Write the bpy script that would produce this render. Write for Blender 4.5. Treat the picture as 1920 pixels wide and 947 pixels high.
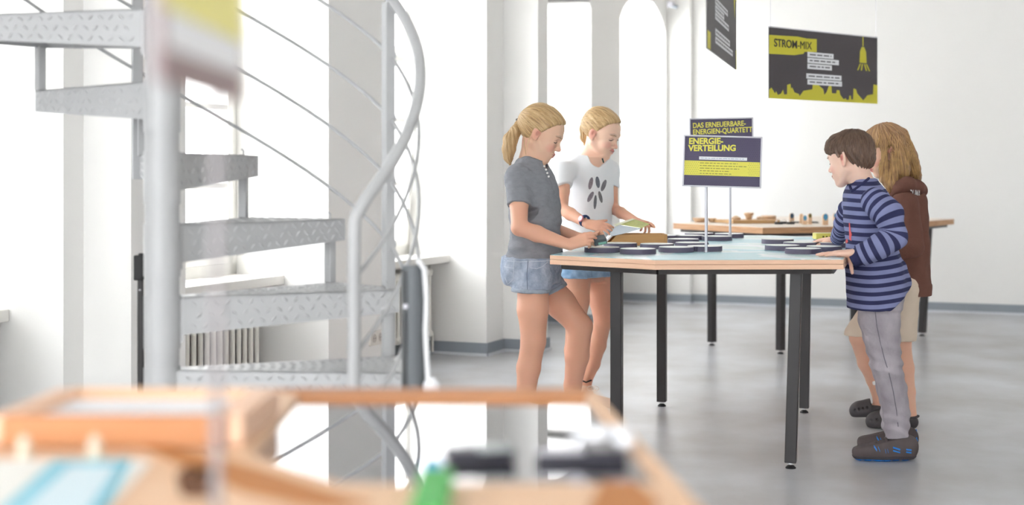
import bpy, bmesh, math, random
import numpy as np
from mathutils import Vector, Matrix
random.seed(7)
for o in list(bpy.data.objects): bpy.data.objects.remove(o)
S = bpy.context.scene
COL = S.collection
R = math.radians
# ------------------------------------------------------------------ camera, world, exposure
FPX, HZ, CAMZ = 2700.0, 325.0, 1.2          # focal length and horizon in pixels of the 1920x947 frame
cd = bpy.data.cameras.new('camera'); cam = bpy.data.objects.new('camera', cd); COL.objects.link(cam)
cam.location = (0, 0, CAMZ); cam.rotation_euler = (R(90), 0, 0)
cd.sensor_width = 36; cd.lens = FPX/1920*36
cd.shift_y = -(473.5-HZ)/1920
cd.clip_start = .05; cd.clip_end = 200
cd.dof.use_dof = True; cd.dof.focus_distance = 6.4; cd.dof.aperture_fstop = cd.lens/28.0
S.camera = cam
w = bpy.data.worlds.new('sky'); S.world = w; w.use_nodes = True
bg = w.node_tree.nodes['Background']; bg.inputs[0].default_value = (.93, .97, 1, 1); bg.inputs[1].default_value = 7
S.view_settings.view_transform = 'Standard'; S.view_settings.look = 'None'
S.view_settings.gamma = 1; S.view_settings.use_curve_mapping = False
S.view_settings.exposure = 0.64

def at(px, py, Y):                          # photo pixel at a given distance -> world point
    return Vector(((px-960)*Y/FPX, Y, CAMZ-(py-HZ)*Y/FPX))

# ------------------------------------------------------------------ materials
MATS = {}
def lin(c): return tuple(((x/255)/12.92 if x/255 <= .04045 else (((x/255)+.055)/1.055)**2.4) for x in c)
def mat(name, rgb, rough=.5, metal=0, var=0, vscale=8, bump=0, bscale=60, stretch=(1,1,1), rgb2=None, spec=.5, sheen=0, sss=0, attr=None):
    if name in MATS: return MATS[name]
    m = bpy.data.materials.new(name); m.use_nodes = True; MATS[name] = m
    nt = m.node_tree; N = nt.nodes; L = nt.links; b = N['Principled BSDF']
    b.inputs['Base Color'].default_value = (*lin(rgb), 1); b.inputs['Roughness'].default_value = rough
    b.inputs['Metallic'].default_value = metal; b.inputs['Specular IOR Level'].default_value = spec
    if sheen: b.inputs['Sheen Weight'].default_value = sheen
    if sss:
        b.inputs['Subsurface Weight'].default_value = sss; b.inputs['Subsurface Radius'].default_value = (1, .4, .25); b.inputs['Subsurface Scale'].default_value = .008
    tc = N.new('ShaderNodeTexCoord'); mp = N.new('ShaderNodeMapping'); mp.inputs['Scale'].default_value = stretch
    L.new(tc.outputs['Object'], mp.inputs[0])
    src = None
    if attr:
        a = N.new('ShaderNodeAttribute'); a.attribute_name = attr; src = a.outputs['Color']; L.new(src, b.inputs['Base Color'])
    if var or rgb2:
        n = N.new('ShaderNodeTexNoise'); n.inputs['Scale'].default_value = vscale; n.inputs['Detail'].default_value = 6
        L.new(mp.outputs[0], n.inputs['Vector'])
        r = N.new('ShaderNodeValToRGB'); r.color_ramp.elements[0].position = .32; r.color_ramp.elements[1].position = .68
        if attr:
            r.color_ramp.elements[0].color = (1-var, 1-var, 1-var, 1); r.color_ramp.elements[1].color = (1+var*.5, 1+var*.5, 1+var*.5, 1)
            L.new(n.outputs[0], r.inputs[0]); mx = N.new('ShaderNodeMix'); mx.data_type = 'RGBA'; mx.blend_type = 'MULTIPLY'; mx.inputs[0].default_value = 1
            L.new(src, mx.inputs[6]); L.new(r.outputs[0], mx.inputs[7]); L.new(mx.outputs[2], b.inputs['Base Color'])
        else:
            c = lin(rgb); d = lin(rgb2) if rgb2 else tuple(x*(1-var) for x in c)
            r.color_ramp.elements[0].color = (*d, 1); r.color_ramp.elements[1].color = (*c, 1)
            L.new(n.outputs[0], r.inputs[0]); L.new(r.outputs[0], b.inputs['Base Color'])
    if bump:
        n2 = N.new('ShaderNodeTexNoise'); n2.inputs['Scale'].default_value = bscale; n2.inputs['Detail'].default_value = 4
        L.new(mp.outputs[0], n2.inputs['Vector'])
        bp = N.new('ShaderNodeBump'); bp.inputs['Strength'].default_value = bump; bp.inputs['Distance'].default_value = .01
        L.new(n2.outputs[0], bp.inputs['Height']); L.new(bp.outputs[0], b.inputs['Normal'])
    return m
WALL = mat('wall paint', (248,246,243), .75, bump=.05, bscale=180)
CEIL = mat('ceiling paint', (244,243,240), .8)
FLOOR = mat('floor linoleum', (199,200,205), .3, rgb2=(166,163,162), vscale=1.9, bump=.03, bscale=220, stretch=(1,.8,1), spec=.45)
BASE = mat('baseboard grey', (150,157,165), .45, var=.06)
LIP = mat('baseboard lip', (215,218,222), .35)
SILL = mat('window sill', (236,233,228), .4)
WFR = mat('window frame paint', (243,241,236), .4)
RAD = mat('radiator enamel', (240,236,228), .4)
STEEL = mat('stair paint', (190,190,191), .38, var=.04, vscale=5)
STEELD = mat('bar clip paint', (190,194,199), .4)  # slightly bluer grey than the stair paint, for the bar clips
TPALE = mat('pale beech edge', (246,206,176), .5, rgb2=(238,192,160), vscale=7, stretch=(1,1,14))
TOAK = mat('beech ply', (214,168,126), .5, rgb2=(196,146,102), vscale=7, stretch=(1,1,14))
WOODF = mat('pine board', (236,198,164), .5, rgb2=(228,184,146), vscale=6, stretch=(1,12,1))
WOODD = mat('pine board shade tone', (204,142,96), .55, rgb2=(192,130,84), vscale=5, stretch=(1.5,1,6))  # darker pine, with the shade of the unlit faces put into the colour
WOODL = mat('light wood block', (226,190,154), .5, var=.1, vscale=12)
BLACK = mat('black steel', (52,49,50), .38, spec=.4)
BLACKR = mat('black rubber', (30,30,32), .6)
CHROME = mat('chrome', (225,225,228), .15, 1)
SILVER = mat('brushed silver', (205,203,210), .35, .4)
DISC = mat('disc edge', (98,92,112), .5)
DISCT = mat('disc top', (240,242,238), .3, rgb2=(226,232,226), vscale=14)  # whitened tops: the glancing reflection is put into the colour
CHAR = mat('poster charcoal', (74,68,71), .55)
VIOL = mat('sign dark violet', (84,76,104), .5)
YEL = mat('poster yellow', (218,208,60), .55, var=.05)
YELS = mat('sign yellow', (238,228,96), .5)
PAPER = mat('paper white', (240,240,243), .6)
INK = mat('ink grey', (120,118,122), .6)
def glass_mat():
    m = bpy.data.materials.new('window glass'); m.use_nodes = True; nt = m.node_tree; nt.nodes.clear()
    o = nt.nodes.new('ShaderNodeOutputMaterial'); t = nt.nodes.new('ShaderNodeBsdfTransparent'); g = nt.nodes.new('ShaderNodeBsdfGlossy')
    g.inputs['Roughness'].default_value = .02; f = nt.nodes.new('ShaderNodeValue'); f.outputs[0].default_value = .04
    x = nt.nodes.new('ShaderNodeMixShader'); nt.links.new(f.outputs[0], x.inputs[0]); nt.links.new(t.outputs[0], x.inputs[1]); nt.links.new(g.outputs[0], x.inputs[2]); nt.links.new(x.outputs[0], o.inputs[0])
    return m
GLASS = glass_mat()
MIRROR = mat('mirror', (178,178,182), .015, 1)

# ------------------------------------------------------------------ builders
OFF = {}
def tag(o, label=None, cat=None, group=None, kind=None):
    if label: o['label'] = label
    if cat: o['category'] = cat
    if group: o['group'] = group
    if kind: o['kind'] = kind
    return o
def thing(name, label, cat, loc=(0,0,0), group=None):
    o = bpy.data.objects.new(name, None); COL.objects.link(o); o.location = loc; o.empty_display_size = .05
    OFF[o] = Vector(loc); return tag(o, label, cat, group)
def link_mesh(name, me, parent=None, loc=None):
    o = bpy.data.objects.new(name, me); COL.objects.link(o)
    if parent is not None: o.parent = parent; OFF[o] = OFF[parent]
    else: OFF[o] = Vector(loc) if loc is not None else Vector((0,0,0)); o.location = OFF[o]
    return o
class MB:
    """collects shapes given in world coordinates; build() links them as one mesh"""
    def __init__(s): s.v = []; s.f = []; s.m = []; s.sm = []; s.cur = 0; s.smooth = False
    def add(s, vs, fs, smooth=None):
        n = len(s.v); s.v += [tuple(v) for v in vs]
        for f in fs: s.f.append([i+n for i in f]); s.m.append(s.cur); s.sm.append(s.smooth if smooth is None else smooth)
        return s
    def box(s, c, size, ax=None, ay=None, az=None):
        ax = Vector(ax or (1,0,0)); ay = Vector(ay or (0,1,0)); az = Vector(az or (0,0,1)); c = Vector(c)
        h = [x/2 for x in size]; vs = [c+ax*(i*h[0])+ay*(j*h[1])+az*(k*h[2]) for i in (-1,1) for j in (-1,1) for k in (-1,1)]
        return s.add(vs, [(0,1,3,2),(4,6,7,5),(0,4,5,1),(2,3,7,6),(0,2,6,4),(1,5,7,3)], False)
    def beam(s, a, b, wd, ht, side=None):
        a = Vector(a); b = Vector(b); d = (b-a); L = d.length; d.normalize()
        side = Vector(side) if side is not None else d.cross(Vector((0,0,1)))
        if side.length < 1e-4: side = Vector((1,0,0))
        side.normalize(); up = side.cross(d).normalized()
        return s.box((a+b)/2, (L, wd, ht), d, side, up)
    def rbox(s, c, size, r, ax=(1,0,0), ay=(0,1,0), az=(0,0,1), seg=4):   # rounded in the ax/ay plane
        ax = Vector(ax); ay = Vector(ay); az = Vector(az); c = Vector(c); pts = []
        for qx, qy, a0 in ((1,1,0),(-1,1,90),(-1,-1,180),(1,-1,270)):
            for i in range(seg+1):
                t = R(a0+90*i/seg); pts.append((qx*(size[0]/2-r)+r*math.cos(t), qy*(size[1]/2-r)+r*math.sin(t)))
        return s.prism([c+ax*x+ay*y-az*(size[2]/2) for x, y in pts], az*size[2])
    def prism(s, pts, ext, smooth=False):
        n = len(pts); ext = Vector(ext); vs = [Vector(p) for p in pts]+[Vector(p)+ext for p in pts]
        s.add(vs, [tuple(range(n))[::-1], tuple(range(n, 2*n))], False)
        k = len(s.v)-2*n
        for i in range(n):
            j = (i+1) % n; s.f.append([k+i, k+j, k+n+j, k+n+i]); s.m.append(s.cur); s.sm.append(smooth)
        return s
    def cyl(s, a, b, r0, r1=None, n=20, caps=True):
        r1 = r0 if r1 is None else r1; a = Vector(a); b = Vector(b); d = (b-a).normalized()
        x = d.orthogonal().normalized(); y = d.cross(x); vs = []
        for p, r in ((a, r0), (b, r1)):
            for i in range(n): t = 2*math.pi*i/n; vs.append(p+x*(r*math.cos(t))+y*(r*math.sin(t)))
        s.add(vs, [(i, (i+1) % n, n+(i+1) % n, n+i) for i in range(n)], True)
        if caps: s.add(vs, [tuple(range(n))[::-1], tuple(range(n, 2*n))], False)
        return s
    def tube(s, pts, r, n=12, closed=False, flat=None):
        pts = [Vector(p) for p in pts]; m = len(pts); rs = r if isinstance(r, (list, tuple)) else [r]*m; vs = []; prev = None
        for i, p in enumerate(pts):
            if closed: d = (pts[(i+1) % m]-pts[i-1])
            else: d = pts[min(i+1, m-1)]-pts[max(i-1, 0)]
            d.normalize()
            if prev is None: x = d.orthogonal().normalized()
            else: x = (prev-d*prev.dot(d)).normalized()
            prev = x; y = d.cross(x)
            for k in range(n): t = 2*math.pi*k/n; vs.append(p+x*(rs[i]*math.cos(t))+y*(rs[i]*math.sin(t)))
        fs = []
        for i in range(m if closed else m-1):
            a = i*n; b = ((i+1) % m)*n
            for k in range(n): fs.append((a+k, a+(k+1) % n, b+(k+1) % n, b+k))
        if not closed: fs += [tuple(range(n))[::-1], tuple(range((m-1)*n, m*n))]
        return s.add(vs, fs, True)
    def lathe(s, c, prof, n=32, az=(0,0,1)):
        c = Vector(c); az = Vector(az).normalized(); x = az.orthogonal().normalized(); y = az.cross(x); vs = []
        for r, h in prof:
            for k in range(n): t = 2*math.pi*k/n; vs.append(c+x*(r*math.cos(t))+y*(r*math.sin(t))+az*h)
        fs = [(i*n+k, i*n+(k+1) % n, (i+1)*n+(k+1) % n, (i+1)*n+k) for i in range(len(prof)-1) for k in range(n)]
        fs += [tuple(range(n))[::-1], tuple(range((len(prof)-1)*n, len(prof)*n))]
        return s.add(vs, fs, True)
    def ball(s, c, r, n=14, ax=None):
        c = Vector(c); rr = r if isinstance(r, (list, tuple)) else (r, r, r); vs = []; fs = []
        A = ax or (Vector((1,0,0)), Vector((0,1,0)), Vector((0,0,1)))
        for i in range(n+1):
            a = math.pi*i/n
            for k in range(n): t = 2*math.pi*k/n; vs.append(c+A[0]*(rr[0]*math.sin(a)*math.cos(t))+A[1]*(rr[1]*math.sin(a)*math.sin(t))+A[2]*(rr[2]*math.cos(a)))
        for i in range(n):
            for k in range(n): fs.append((i*n+k, (i+1)*n+k, (i+1)*n+(k+1) % n, i*n+(k+1) % n))
        return s.add(vs, fs, True)
    def build(s, name, mats, parent=None, bevel=0, loc=None, fix=True):
        off = OFF[parent] if parent is not None else (Vector(loc) if loc is not None else Vector((0,0,0)))
        me = bpy.data.meshes.new(name); me.from_pydata([(Vector(v)-off) for v in s.v], [], s.f)
        for m in (mats if isinstance(mats, (list, tuple)) else [mats]): me.materials.append(m)
        for p, m, sm in zip(me.polygons, s.m, s.sm): p.material_index = m; p.use_smooth = sm
        bm = bmesh.new(); bm.from_mesh(me)
        if fix: bmesh.ops.remove_doubles(bm, verts=bm.verts, dist=1e-6)
        bmesh.ops.recalc_face_normals(bm, faces=bm.faces); bm.to_mesh(me); bm.free()
        me.set_sharp_from_angle(angle=R(38))
        o = link_mesh(name, me, parent, loc)
        if bevel:
            b = o.modifiers.new('bevel', 'BEVEL'); b.width = bevel; b.segments = 2; b.limit_method = 'ANGLE'; b.angle_limit = R(40)
        return o
def struct(mb, name, m, bevel=0, parent=None):
    o = mb.build(name, m, parent, bevel)
    if parent is None: o['kind'] = 'structure'
    return o
def text_mesh(txt, size, offset=0, extrude=.0008, align='LEFT', sx=1.0, spacing=1.0):
    c = bpy.data.curves.new('t', 'FONT'); c.body = txt; c.size = size; c.offset = offset; c.extrude = extrude; c.align_x = align
    c.space_line = .82; c.space_character = spacing
    o = bpy.data.objects.new('t', c); COL.objects.link(o); dg = bpy.context.evaluated_depsgraph_get()
    me = bpy.data.meshes.new_from_object(o.evaluated_get(dg)); bpy.data.objects.remove(o)
    vs = [(v.co.x*sx, v.co.y, v.co.z) for v in me.vertices]; fs = [list(p.vertices) for p in me.polygons]
    return vs, fs
def put_text(mb, txt, origin, ax, ay, size, **k):
    vs, fs = text_mesh(txt, size, **k); ax = Vector(ax); ay = Vector(ay); az = ax.cross(ay); o = Vector(origin)
    return mb.add([o+ax*x+ay*y+az*z for x, y, z in vs], fs, False)
# ------------------------------------------------------------------ the room
U = Vector((.3827, .9239, 0)); V = Vector((.9239, -.3827, 0)); ZZ = Vector((0,0,1))   # along the window wall / into the room
W2 = Vector((-.168, 9.45, 0)); SP = 2.07; PW = .73; CEILZ = 3.4; DW = .95
def wp(a, b, z=0): return W2+U*a+V*b+ZZ*z
def wk(k): return (k-2)*SP
AB = wk(4)+.11                                         # the back wall's face
f = MB(); f.prism([wp(-12,-1.2,-.1), wp(AB+1,-1.2,-.1), wp(AB+1,9,-.1), wp(-12,9,-.1)], ZZ*.1); struct(f, 'floor', FLOOR)
f = MB(); f.prism([wp(-13.3,-1.2,CEILZ), wp(AB+1,-1.2,CEILZ), wp(AB+1,6.5,CEILZ), wp(-13.3,6.5,CEILZ)], ZZ*.1); struct(f, 'ceiling', CEIL)
f = MB(); f.prism([wp(AB,-.95), wp(AB+.3,-.95), wp(AB+.3,9), wp(AB,9)], ZZ*CEILZ); struct(f, 'wall_back', WALL)
f = MB(); f.prism([wp(-13,6.2), wp(AB+.1,6.2), wp(AB+.1,6.5), wp(-13,6.5)], ZZ*CEILZ); struct(f, 'wall_right', WALL)  # unseen wall, added to keep sky light out on this side
# unseen wall added behind the viewer, its two openings sized to cut the fill light
f = MB()
for b0, b1 in ((-1.2,.3),(2.1,3.2),(5.0,6.5)): f.prism([wp(-13.3,b0), wp(-13,b0), wp(-13,b1), wp(-13.3,b1)], ZZ*CEILZ)
f.prism([wp(-13.3,-1.2), wp(-13,-1.2), wp(-13,6.5), wp(-13.3,6.5)], ZZ*.7); f.prism([wp(-13.3,-1.2,2.9), wp(-13,-1.2,2.9), wp(-13,6.5,2.9), wp(-13.3,6.5,2.9)], ZZ*(CEILZ-2.9)); struct(f, 'wall_front', WALL)
# window wall: piers, arched heads, recessed panels under the windows
f = MB()
KS = range(-1, 5); f.prism([wp(-13.3,-DW), wp(wk(-1)+.1,-DW), wp(wk(-1)+.1,0), wp(-13.3,0)], ZZ*CEILZ)  # unseen near stretch kept solid, its windows dropped to cut light from the left
for k in KS:
    a0 = wk(k); a1 = a0+PW if k < 4 else AB+.05
    f.prism([wp(a0,-DW), wp(a1,-DW), wp(a1,0), wp(a0,0)], ZZ*CEILZ)
SPRING, RISE = 2.5, .27
for k in range(-1, 4):
    a0 = wk(k)+PW+(.65 if k < 0 else 0); a1 = wk(k+1); n = 18
    if k < 0: f.prism([wp(a0-.7,-DW), wp(a0,-DW), wp(a0,0), wp(a0-.7,0)], ZZ*CEILZ)  # out-of-view jamb widened so the niche lets in less light
    arc = [(a0+(a1-a0)*i/n, SPRING+RISE*(1-(2*i/n-1)**2)**.8) for i in range(n+1)]
    pts = [wp(a, -DW, z) for a, z in arc]
    for i in range(n):
        A, B = arc[i], arc[i+1]
        f.prism([wp(A[0],-DW,A[1]), wp(B[0],-DW,B[1]), wp(B[0],-DW,CEILZ), wp(A[0],-DW,CEILZ)], V*DW)
    f.prism([wp(a0,-DW), wp(a1,-DW), wp(a1,-.5), wp(a0,-.5)], ZZ*.6)
struct(f, 'wall_left', WALL)
PIL = {0: (.12,.23,.36), 2: (.29,.25,.18), 4: (.05,.22,.06)}
f = MB()
for k, (a, p, b) in PIL.items():
    f.prism([wp(wk(k)+a,-.1), wp(wk(k)+a+b,-.1), wp(wk(k)+a+b,p), wp(wk(k)+a,p)], ZZ*CEILZ)
struct(f, 'wall_left_pilasters', WALL)
# baseboards
def skirt(f, pts):
    for (p, q) in zip(pts[:-1], pts[1:]):
        d = (q-p).normalized(); n = Vector((d.y, -d.x, 0)); e = d*.012
        f.cur = 0; f.prism([p, q+e, q+e+n*.012, p+n*.012], ZZ*.085)
        f.cur = 1; f.prism([p, q+e, q+e+n*.024, p+n*.024], ZZ*.018)
f = MB()
for k in range(-1, 5):
    c = wk(k); pts = []
    pts += [wp(c,-.5), wp(c,0)]
    if k in PIL:
        a, p, b = PIL[k]
        if a > .02: pts += [wp(c+a,0)]
        pts += [wp(c+a,p), wp(c+a+b,p)]
        if k < 4: pts += [wp(c+a+b,0)]
    e_ = .65 if k < 0 else 0
    if k < 4: pts += [wp(c+PW+e_,0), wp(c+PW+e_,-.5)]
    skirt(f, pts)
    if k < 4: skirt(f, [wp(c+PW+e_,-.5), wp(wk(k+1),-.5)])
struct(f, 'baseboard_left', [BASE, LIP])
f = MB(); skirt(f, [wp(AB,.22), wp(AB,9)]); struct(f, 'baseboard_back', [BASE, LIP])
# windows
def window(k, n, tilt):
    a0 = wk(k)+PW+(.65 if k < 0 else 0); a1 = wk(k+1); wdt = a1-a0; b = -.60; z0, z1 = .66, SPRING+RISE
    root = MB()
    fw = .06
    for a in (a0+fw/2, a1-fw/2): root.box(wp(a,b,(z0+z1)/2), (fw,.07,z1-z0), U, V, ZZ)
    for z in (z0+fw/2, z1-fw/2): root.box(wp((a0+a1)/2,b,z), (wdt,.07,fw), U, V, ZZ)
    root.box(wp((a0+a1)/2,b,(z0+z1)/2), (.07,.08,z1-z0), U, V, ZZ)
    root.box(wp((a0+a1)/2,b,2.0), (wdt,.075,.07), U, V, ZZ)
    o = struct(root, 'window_%d' % n, WFR, .004)
    for side in (0, 1):
        s0 = a0+fw if side == 0 else (a0+a1)/2+.035; s1 = (a0+a1)/2-.035 if side == 0 else a1-fw
        zb, zt = z0+fw, 1.965; H = zt-zb
        tl = R(tilt) if side == 1 else 0
        zv = ZZ*math.cos(tl)+V*math.sin(tl); nv = V*math.cos(tl)-ZZ*math.sin(tl)
        c0 = wp((s0+s1)/2, b+.03, zb)
        m = MB(); st = .045; wd = s1-s0
        for x in (-1, 1): m.box(c0+U*(x*(wd-st)/2)+zv*(H/2), (st,.045,H), U, nv, zv)
        for h in (st/2, H-st/2): m.box(c0+zv*h, (wd,.045,st), U, nv, zv)
        for h in (H/3, 2*H/3): m.box(c0+zv*h, (wd,.03,.028), U, nv, zv)
        m.build('sash', WFR, o, .003)
        g = MB(); g.box(c0+zv*(H/2), (wd-.06,.004,H-.06), U, nv, zv); g.build('pane', GLASS, o)
    g = MB(); g.box(wp((a0+a1)/2,b,2.35), (wdt-.08,.004,.6), U, V, ZZ); g.build('pane', GLASS, o)
    h = MB(); c = wp((a0+a1)/2, b+.06, 1.3); h.box(c, (.025,.02,.09), U, V, ZZ); h.beam(c+V*.02+ZZ*.02, c+V*.02-ZZ*.09, .014, .014); h.build('window_handle', SILVER, o, .003)
    s = MB(); s.box(wp((a0+a1)/2,-.43,.635), (wdt-.004,.33,.05), U, V, ZZ); s.build('window_sill', SILL, o, .004)
for n, k in enumerate(range(-1, 4)): window(k, n+1, 5 if k == 1 else 0)
# radiators under the sills
def radiator(k, label):
    a1 = wk(k+1)-.13; a0 = wk(k)+PW+.15; t = thing('column_radiator', label, 'radiator', wp((a0+a1)/2,-.4,0), 'column radiators under the windows')
    n = int((a1-a0)/.056)
    for i in range(n):
        a = a1-.028-i*.056; m = MB()
        for b in (-.46,-.42,-.38,-.34): m.cyl(wp(a,b,.15), wp(a,b,.55), .0135, n=10)
        m.rbox(wp(a,-.4,.15), (.15,.05,.05), .02, V, ZZ, U); m.rbox(wp(a,-.4,.55), (.15,.05,.05), .02, V, ZZ, U)
        m.build('radiator_section', RAD, t)
    for a in (a0+.05, a1-.05): m = MB(); m.box(wp(a,-.4,.06), (.02,.12,.12), U, V, ZZ); m.build('radiator_foot', RAD, t)
    m = MB(); m.cyl(wp(a1,-.36,.14), wp(a1+.06,-.36,.14), .012); m.cyl(wp(a1+.06,-.36,.14), wp(a1+.06,-.36,.02), .01); m.build('radiator_pipe', RAD, t)
radiator(0, 'white column radiator under the window seen between the stair treads')
radiator(1, 'white column radiator under the sill behind the dark grey cylinder')
# double socket on the pier behind the stair
c = wp(wk(1)+.52, .006, .285); t = thing('wall_socket', 'white double wall socket low on the pier behind the spiral stair', 'socket', c)
m = MB(); m.rbox(c, (.155,.08,.014), .008, U, ZZ, V); m.build('cover_plate', mat('socket plastic', (236,230,222), .4), t, .002)
for s in (-1, 1):
    m = MB(); m.cyl(c+U*(s*.037)+V*.0075, c+U*(s*.037)+V*.010, .024); mm = m.build('socket_well', mat('socket recess', (205,196,188), .5), t)
    m = MB()
    for q in (-1, 1): m.cyl(c+U*(s*.037+q*.0095)+V*.0098, c+U*(s*.037+q*.0095)+V*.0112, .0028, n=8)
    m.build('pin_hole', BLACKR, mm)
# small fitting high on the corner pilaster
p = at(1258, 8, 13.0); t = thing('wall_bracket', 'small grey bracket high on the pier beside the arched niche', 'bracket', p)
m = MB(); m.box(p+V*.0, (.05,.06,.05), U, V, ZZ); m.build('mount', SILVER, t, .006)
m = MB(); m.cyl(p-ZZ*.01, p+V*.06-ZZ*.03, .018); m.build('swivel_head', BASE, t)
# ------------------------------------------------------------------ spiral staircase
SC = Vector((-1.0204, 4.2, 0)); RS = .21; ST = 28.2
stair = thing('spiral_staircase', 'pale grey steel spiral staircase with checker plate treads and thin curved rails', 'staircase', SC)
def sp(phi, r, z): return Vector((SC.x+r*math.cos(R(phi)), SC.y+r*math.sin(R(phi)), z))
m = MB(); m.cyl(sp(0,0,0), sp(0,0,CEILZ), .049, n=40); m.cyl(sp(0,0,0), sp(0,0,.012), .13, n=32)
m.build('centre_pole', STEEL, stair)
def lozenge(m, c, n, d, L=.016, wd=.0045, h=.0016):
    n = n.normalized(); d = d.normalized(); s = n.cross(d)
    vs = [c+d*L, c+s*wd+d*.003, c-d*L, c-s*wd-d*.003, c+n*h+d*L*.5, c+n*h-d*L*.5]
    m.add(vs, [(0,1,4),(1,2,5,4),(2,3,5),(3,0,4,5)], True)
RT = .72
def tread(k):
    lo = 21+ST*(k-4); hi = lo+32; z = RS*k; m = MB()
    r0 = .05
    def ap(r): return .112-.042*(r-r0)/(RT-r0)
    # plate corners: the radial edges run parallel-ish to the mid line near the pole
    def edge(phi, sgn):
        a = sp(phi, RT, z); mid = (lo+hi)/2; b = sp(mid, r0, z)+Vector((-math.sin(R(mid)), math.cos(R(mid)), 0))*(.035*sgn); return b, a
    bl, al = edge(lo,-1); bh, ah = edge(hi,1)
    outer = [sp(lo+(hi-lo)*i/6, RT, z) for i in range(7)]
    m.prism([bl]+outer+[bh], ZZ*-.005)
    def apron(P, Q, h0, h1, outn):
        t = outn*.004
        m.add([P,Q,Q-ZZ*h1,P-ZZ*h0,P-t,Q-t,Q-ZZ*h1-t,P-ZZ*h0-t], [(0,1,2,3),(4,7,6,5),(0,3,7,4),(1,5,6,2),(3,2,6,7),(0,4,5,1)], False)
    for P, Q, sg in ((bl, al, -1), (bh, ah, 1)):
        d = (Q-P).normalized(); n = Vector((-d.y, d.x, 0))*sg
        apron(P, Q, .112, .07, n)
        L = (Q-P).length; i = 0; s = .03
        while s < L-.02:
            hh = .112-.042*s/L
            for j, fr in enumerate((.2,.5,.8)):
                ss = s+(.017 if j % 2 else 0)
                if ss < L-.015: lozenge(m, P+d*ss-ZZ*(hh*fr), n, d*(1 if (j+i) % 2 else -1)*.7+ZZ*.7, L=.014, wd=.0055, h=.0038)
            s += .034; i += 1
    for i in range(6):
        P, Q = outer[i], outer[i+1]; d = (Q-P).normalized(); apron(P, Q, .07, .07, Vector((d.y,-d.x,0)))
    # checker plate studs on the walking surface
    i = 0; r = .11
    while r < RT-.02:
        wdt = r*R(hi-lo); nn = max(2, int(wdt/.036))
        for q in range(nn):
            ph = lo+2.2+(hi-lo-4.4)*(q+.5*(i % 2)*.6+.2)/nn
            rad = Vector((math.cos(R(ph)), math.sin(R(ph)), 0)); tan = Vector((-rad.y, rad.x, 0))
            lozenge(m, sp(ph, r, z), ZZ, rad+tan*(1 if (i+q) % 2 else -1), L=.014, wd=.005, h=.0028)
        r += .03; i += 1
    o = m.build('tread', STEEL, stair)
    m = MB(); m.cyl(sp(0,0,z-.15), sp(0,0,z+.004), .0525, n=36)
    mid = (lo+hi)/2; dm = Vector((math.cos(R(mid)), math.sin(R(mid)), 0))
    for P in (bl, bh):
        c = sp(0,0,z-.06); m.add([c, P, P-ZZ*.13, c-ZZ*.12], [(0,1,2,3)], False)
    m.build('collar', STEEL, o)
for k in range(1, 15): tread(k)
RSP = .693
for k in range(1, 14):           # spacer tube from tread k up to tread k+1
    phi = 21+ST*(k+1-4)+3.5; m = MB(); rad = Vector((math.cos(R(phi)), math.sin(R(phi)), 0)); tan = Vector((-rad.y, rad.x, 0))
    m.box(sp(phi, RSP, RS*k+(RS-.07)/2), (.028,.028,RS-.068), rad, tan, ZZ); m.build('spacer', STEEL, stair, .003)
    m = MB(); m.tube([sp(phi,RSP,RS*k+RS+.0), sp(phi,RSP,RS*k+RS+.016), sp(phi+.6,RSP,RS*k+RS+.022)], .003, 8); m.build('bolt', STEEL, stair)
RR = .752
def zrail(phi):
    P = [(-36,1.10),(-22,1.236),(5,1.508),(32,1.754)]
    if phi >= 32: return 1.754+(phi-32)*RS/ST
    for (a,b),(c,d) in zip(P[:-1],P[1:]):
        if phi <= c: return b+(d-b)*(phi-a)/(c-a)
pts = [sp(-36,RR,0), sp(-36,RR,.6), sp(-36,RR,1.03)]
for i, ph in enumerate(np.arange(-35.6, 250, 4)):
    ph = float(ph); pts.append(sp(ph, RR, zrail(ph) - (.018 if i == 0 else 0)))
m = MB(); m.tube(pts[:1]+pts[1:3]+[sp(-35.9,RR,1.075)]+pts[3:], .0175, 16); m.build('handrail', STEEL, stair)
for off in (.18,.38,.58,.785):
    a = [float(x) for x in np.arange(-36, 250, 4)]
    pts = [sp(p, RR-.004, zrail(p)-off) for p in a if zrail(p)-off > .02]
    m = MB(); m.tube(pts, .0062, 10); m.build('railing_bar', STEEL, stair)
for phi, kb in ((32.5,3),(110,6),(194.6,9)):
    m = MB(); rad = Vector((math.cos(R(phi)), math.sin(R(phi)), 0)); tan = Vector((-rad.y, rad.x, 0))
    rr = .742; z0 = RS*kb-.08; z1 = zrail(phi)-.012
    m.box(sp(phi, rr, (z0+z1)/2), (.034,.034,z1-z0), rad, tan, ZZ); m.build('baluster', STEEL, stair, .003)
    for off in (.18,.38,.58,.785):
        m = MB(); c = sp(phi, RR, zrail(phi)-off); m.cyl(c-rad*.01, c+rad*.012, .012, n=12); m.build('bar_clip', STEELD, stair)
m = MB(); c = sp(-36, RR, 0); m.cyl(c, c+ZZ*.01, .045); m.build('foot_plate', STEEL, stair)
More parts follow.
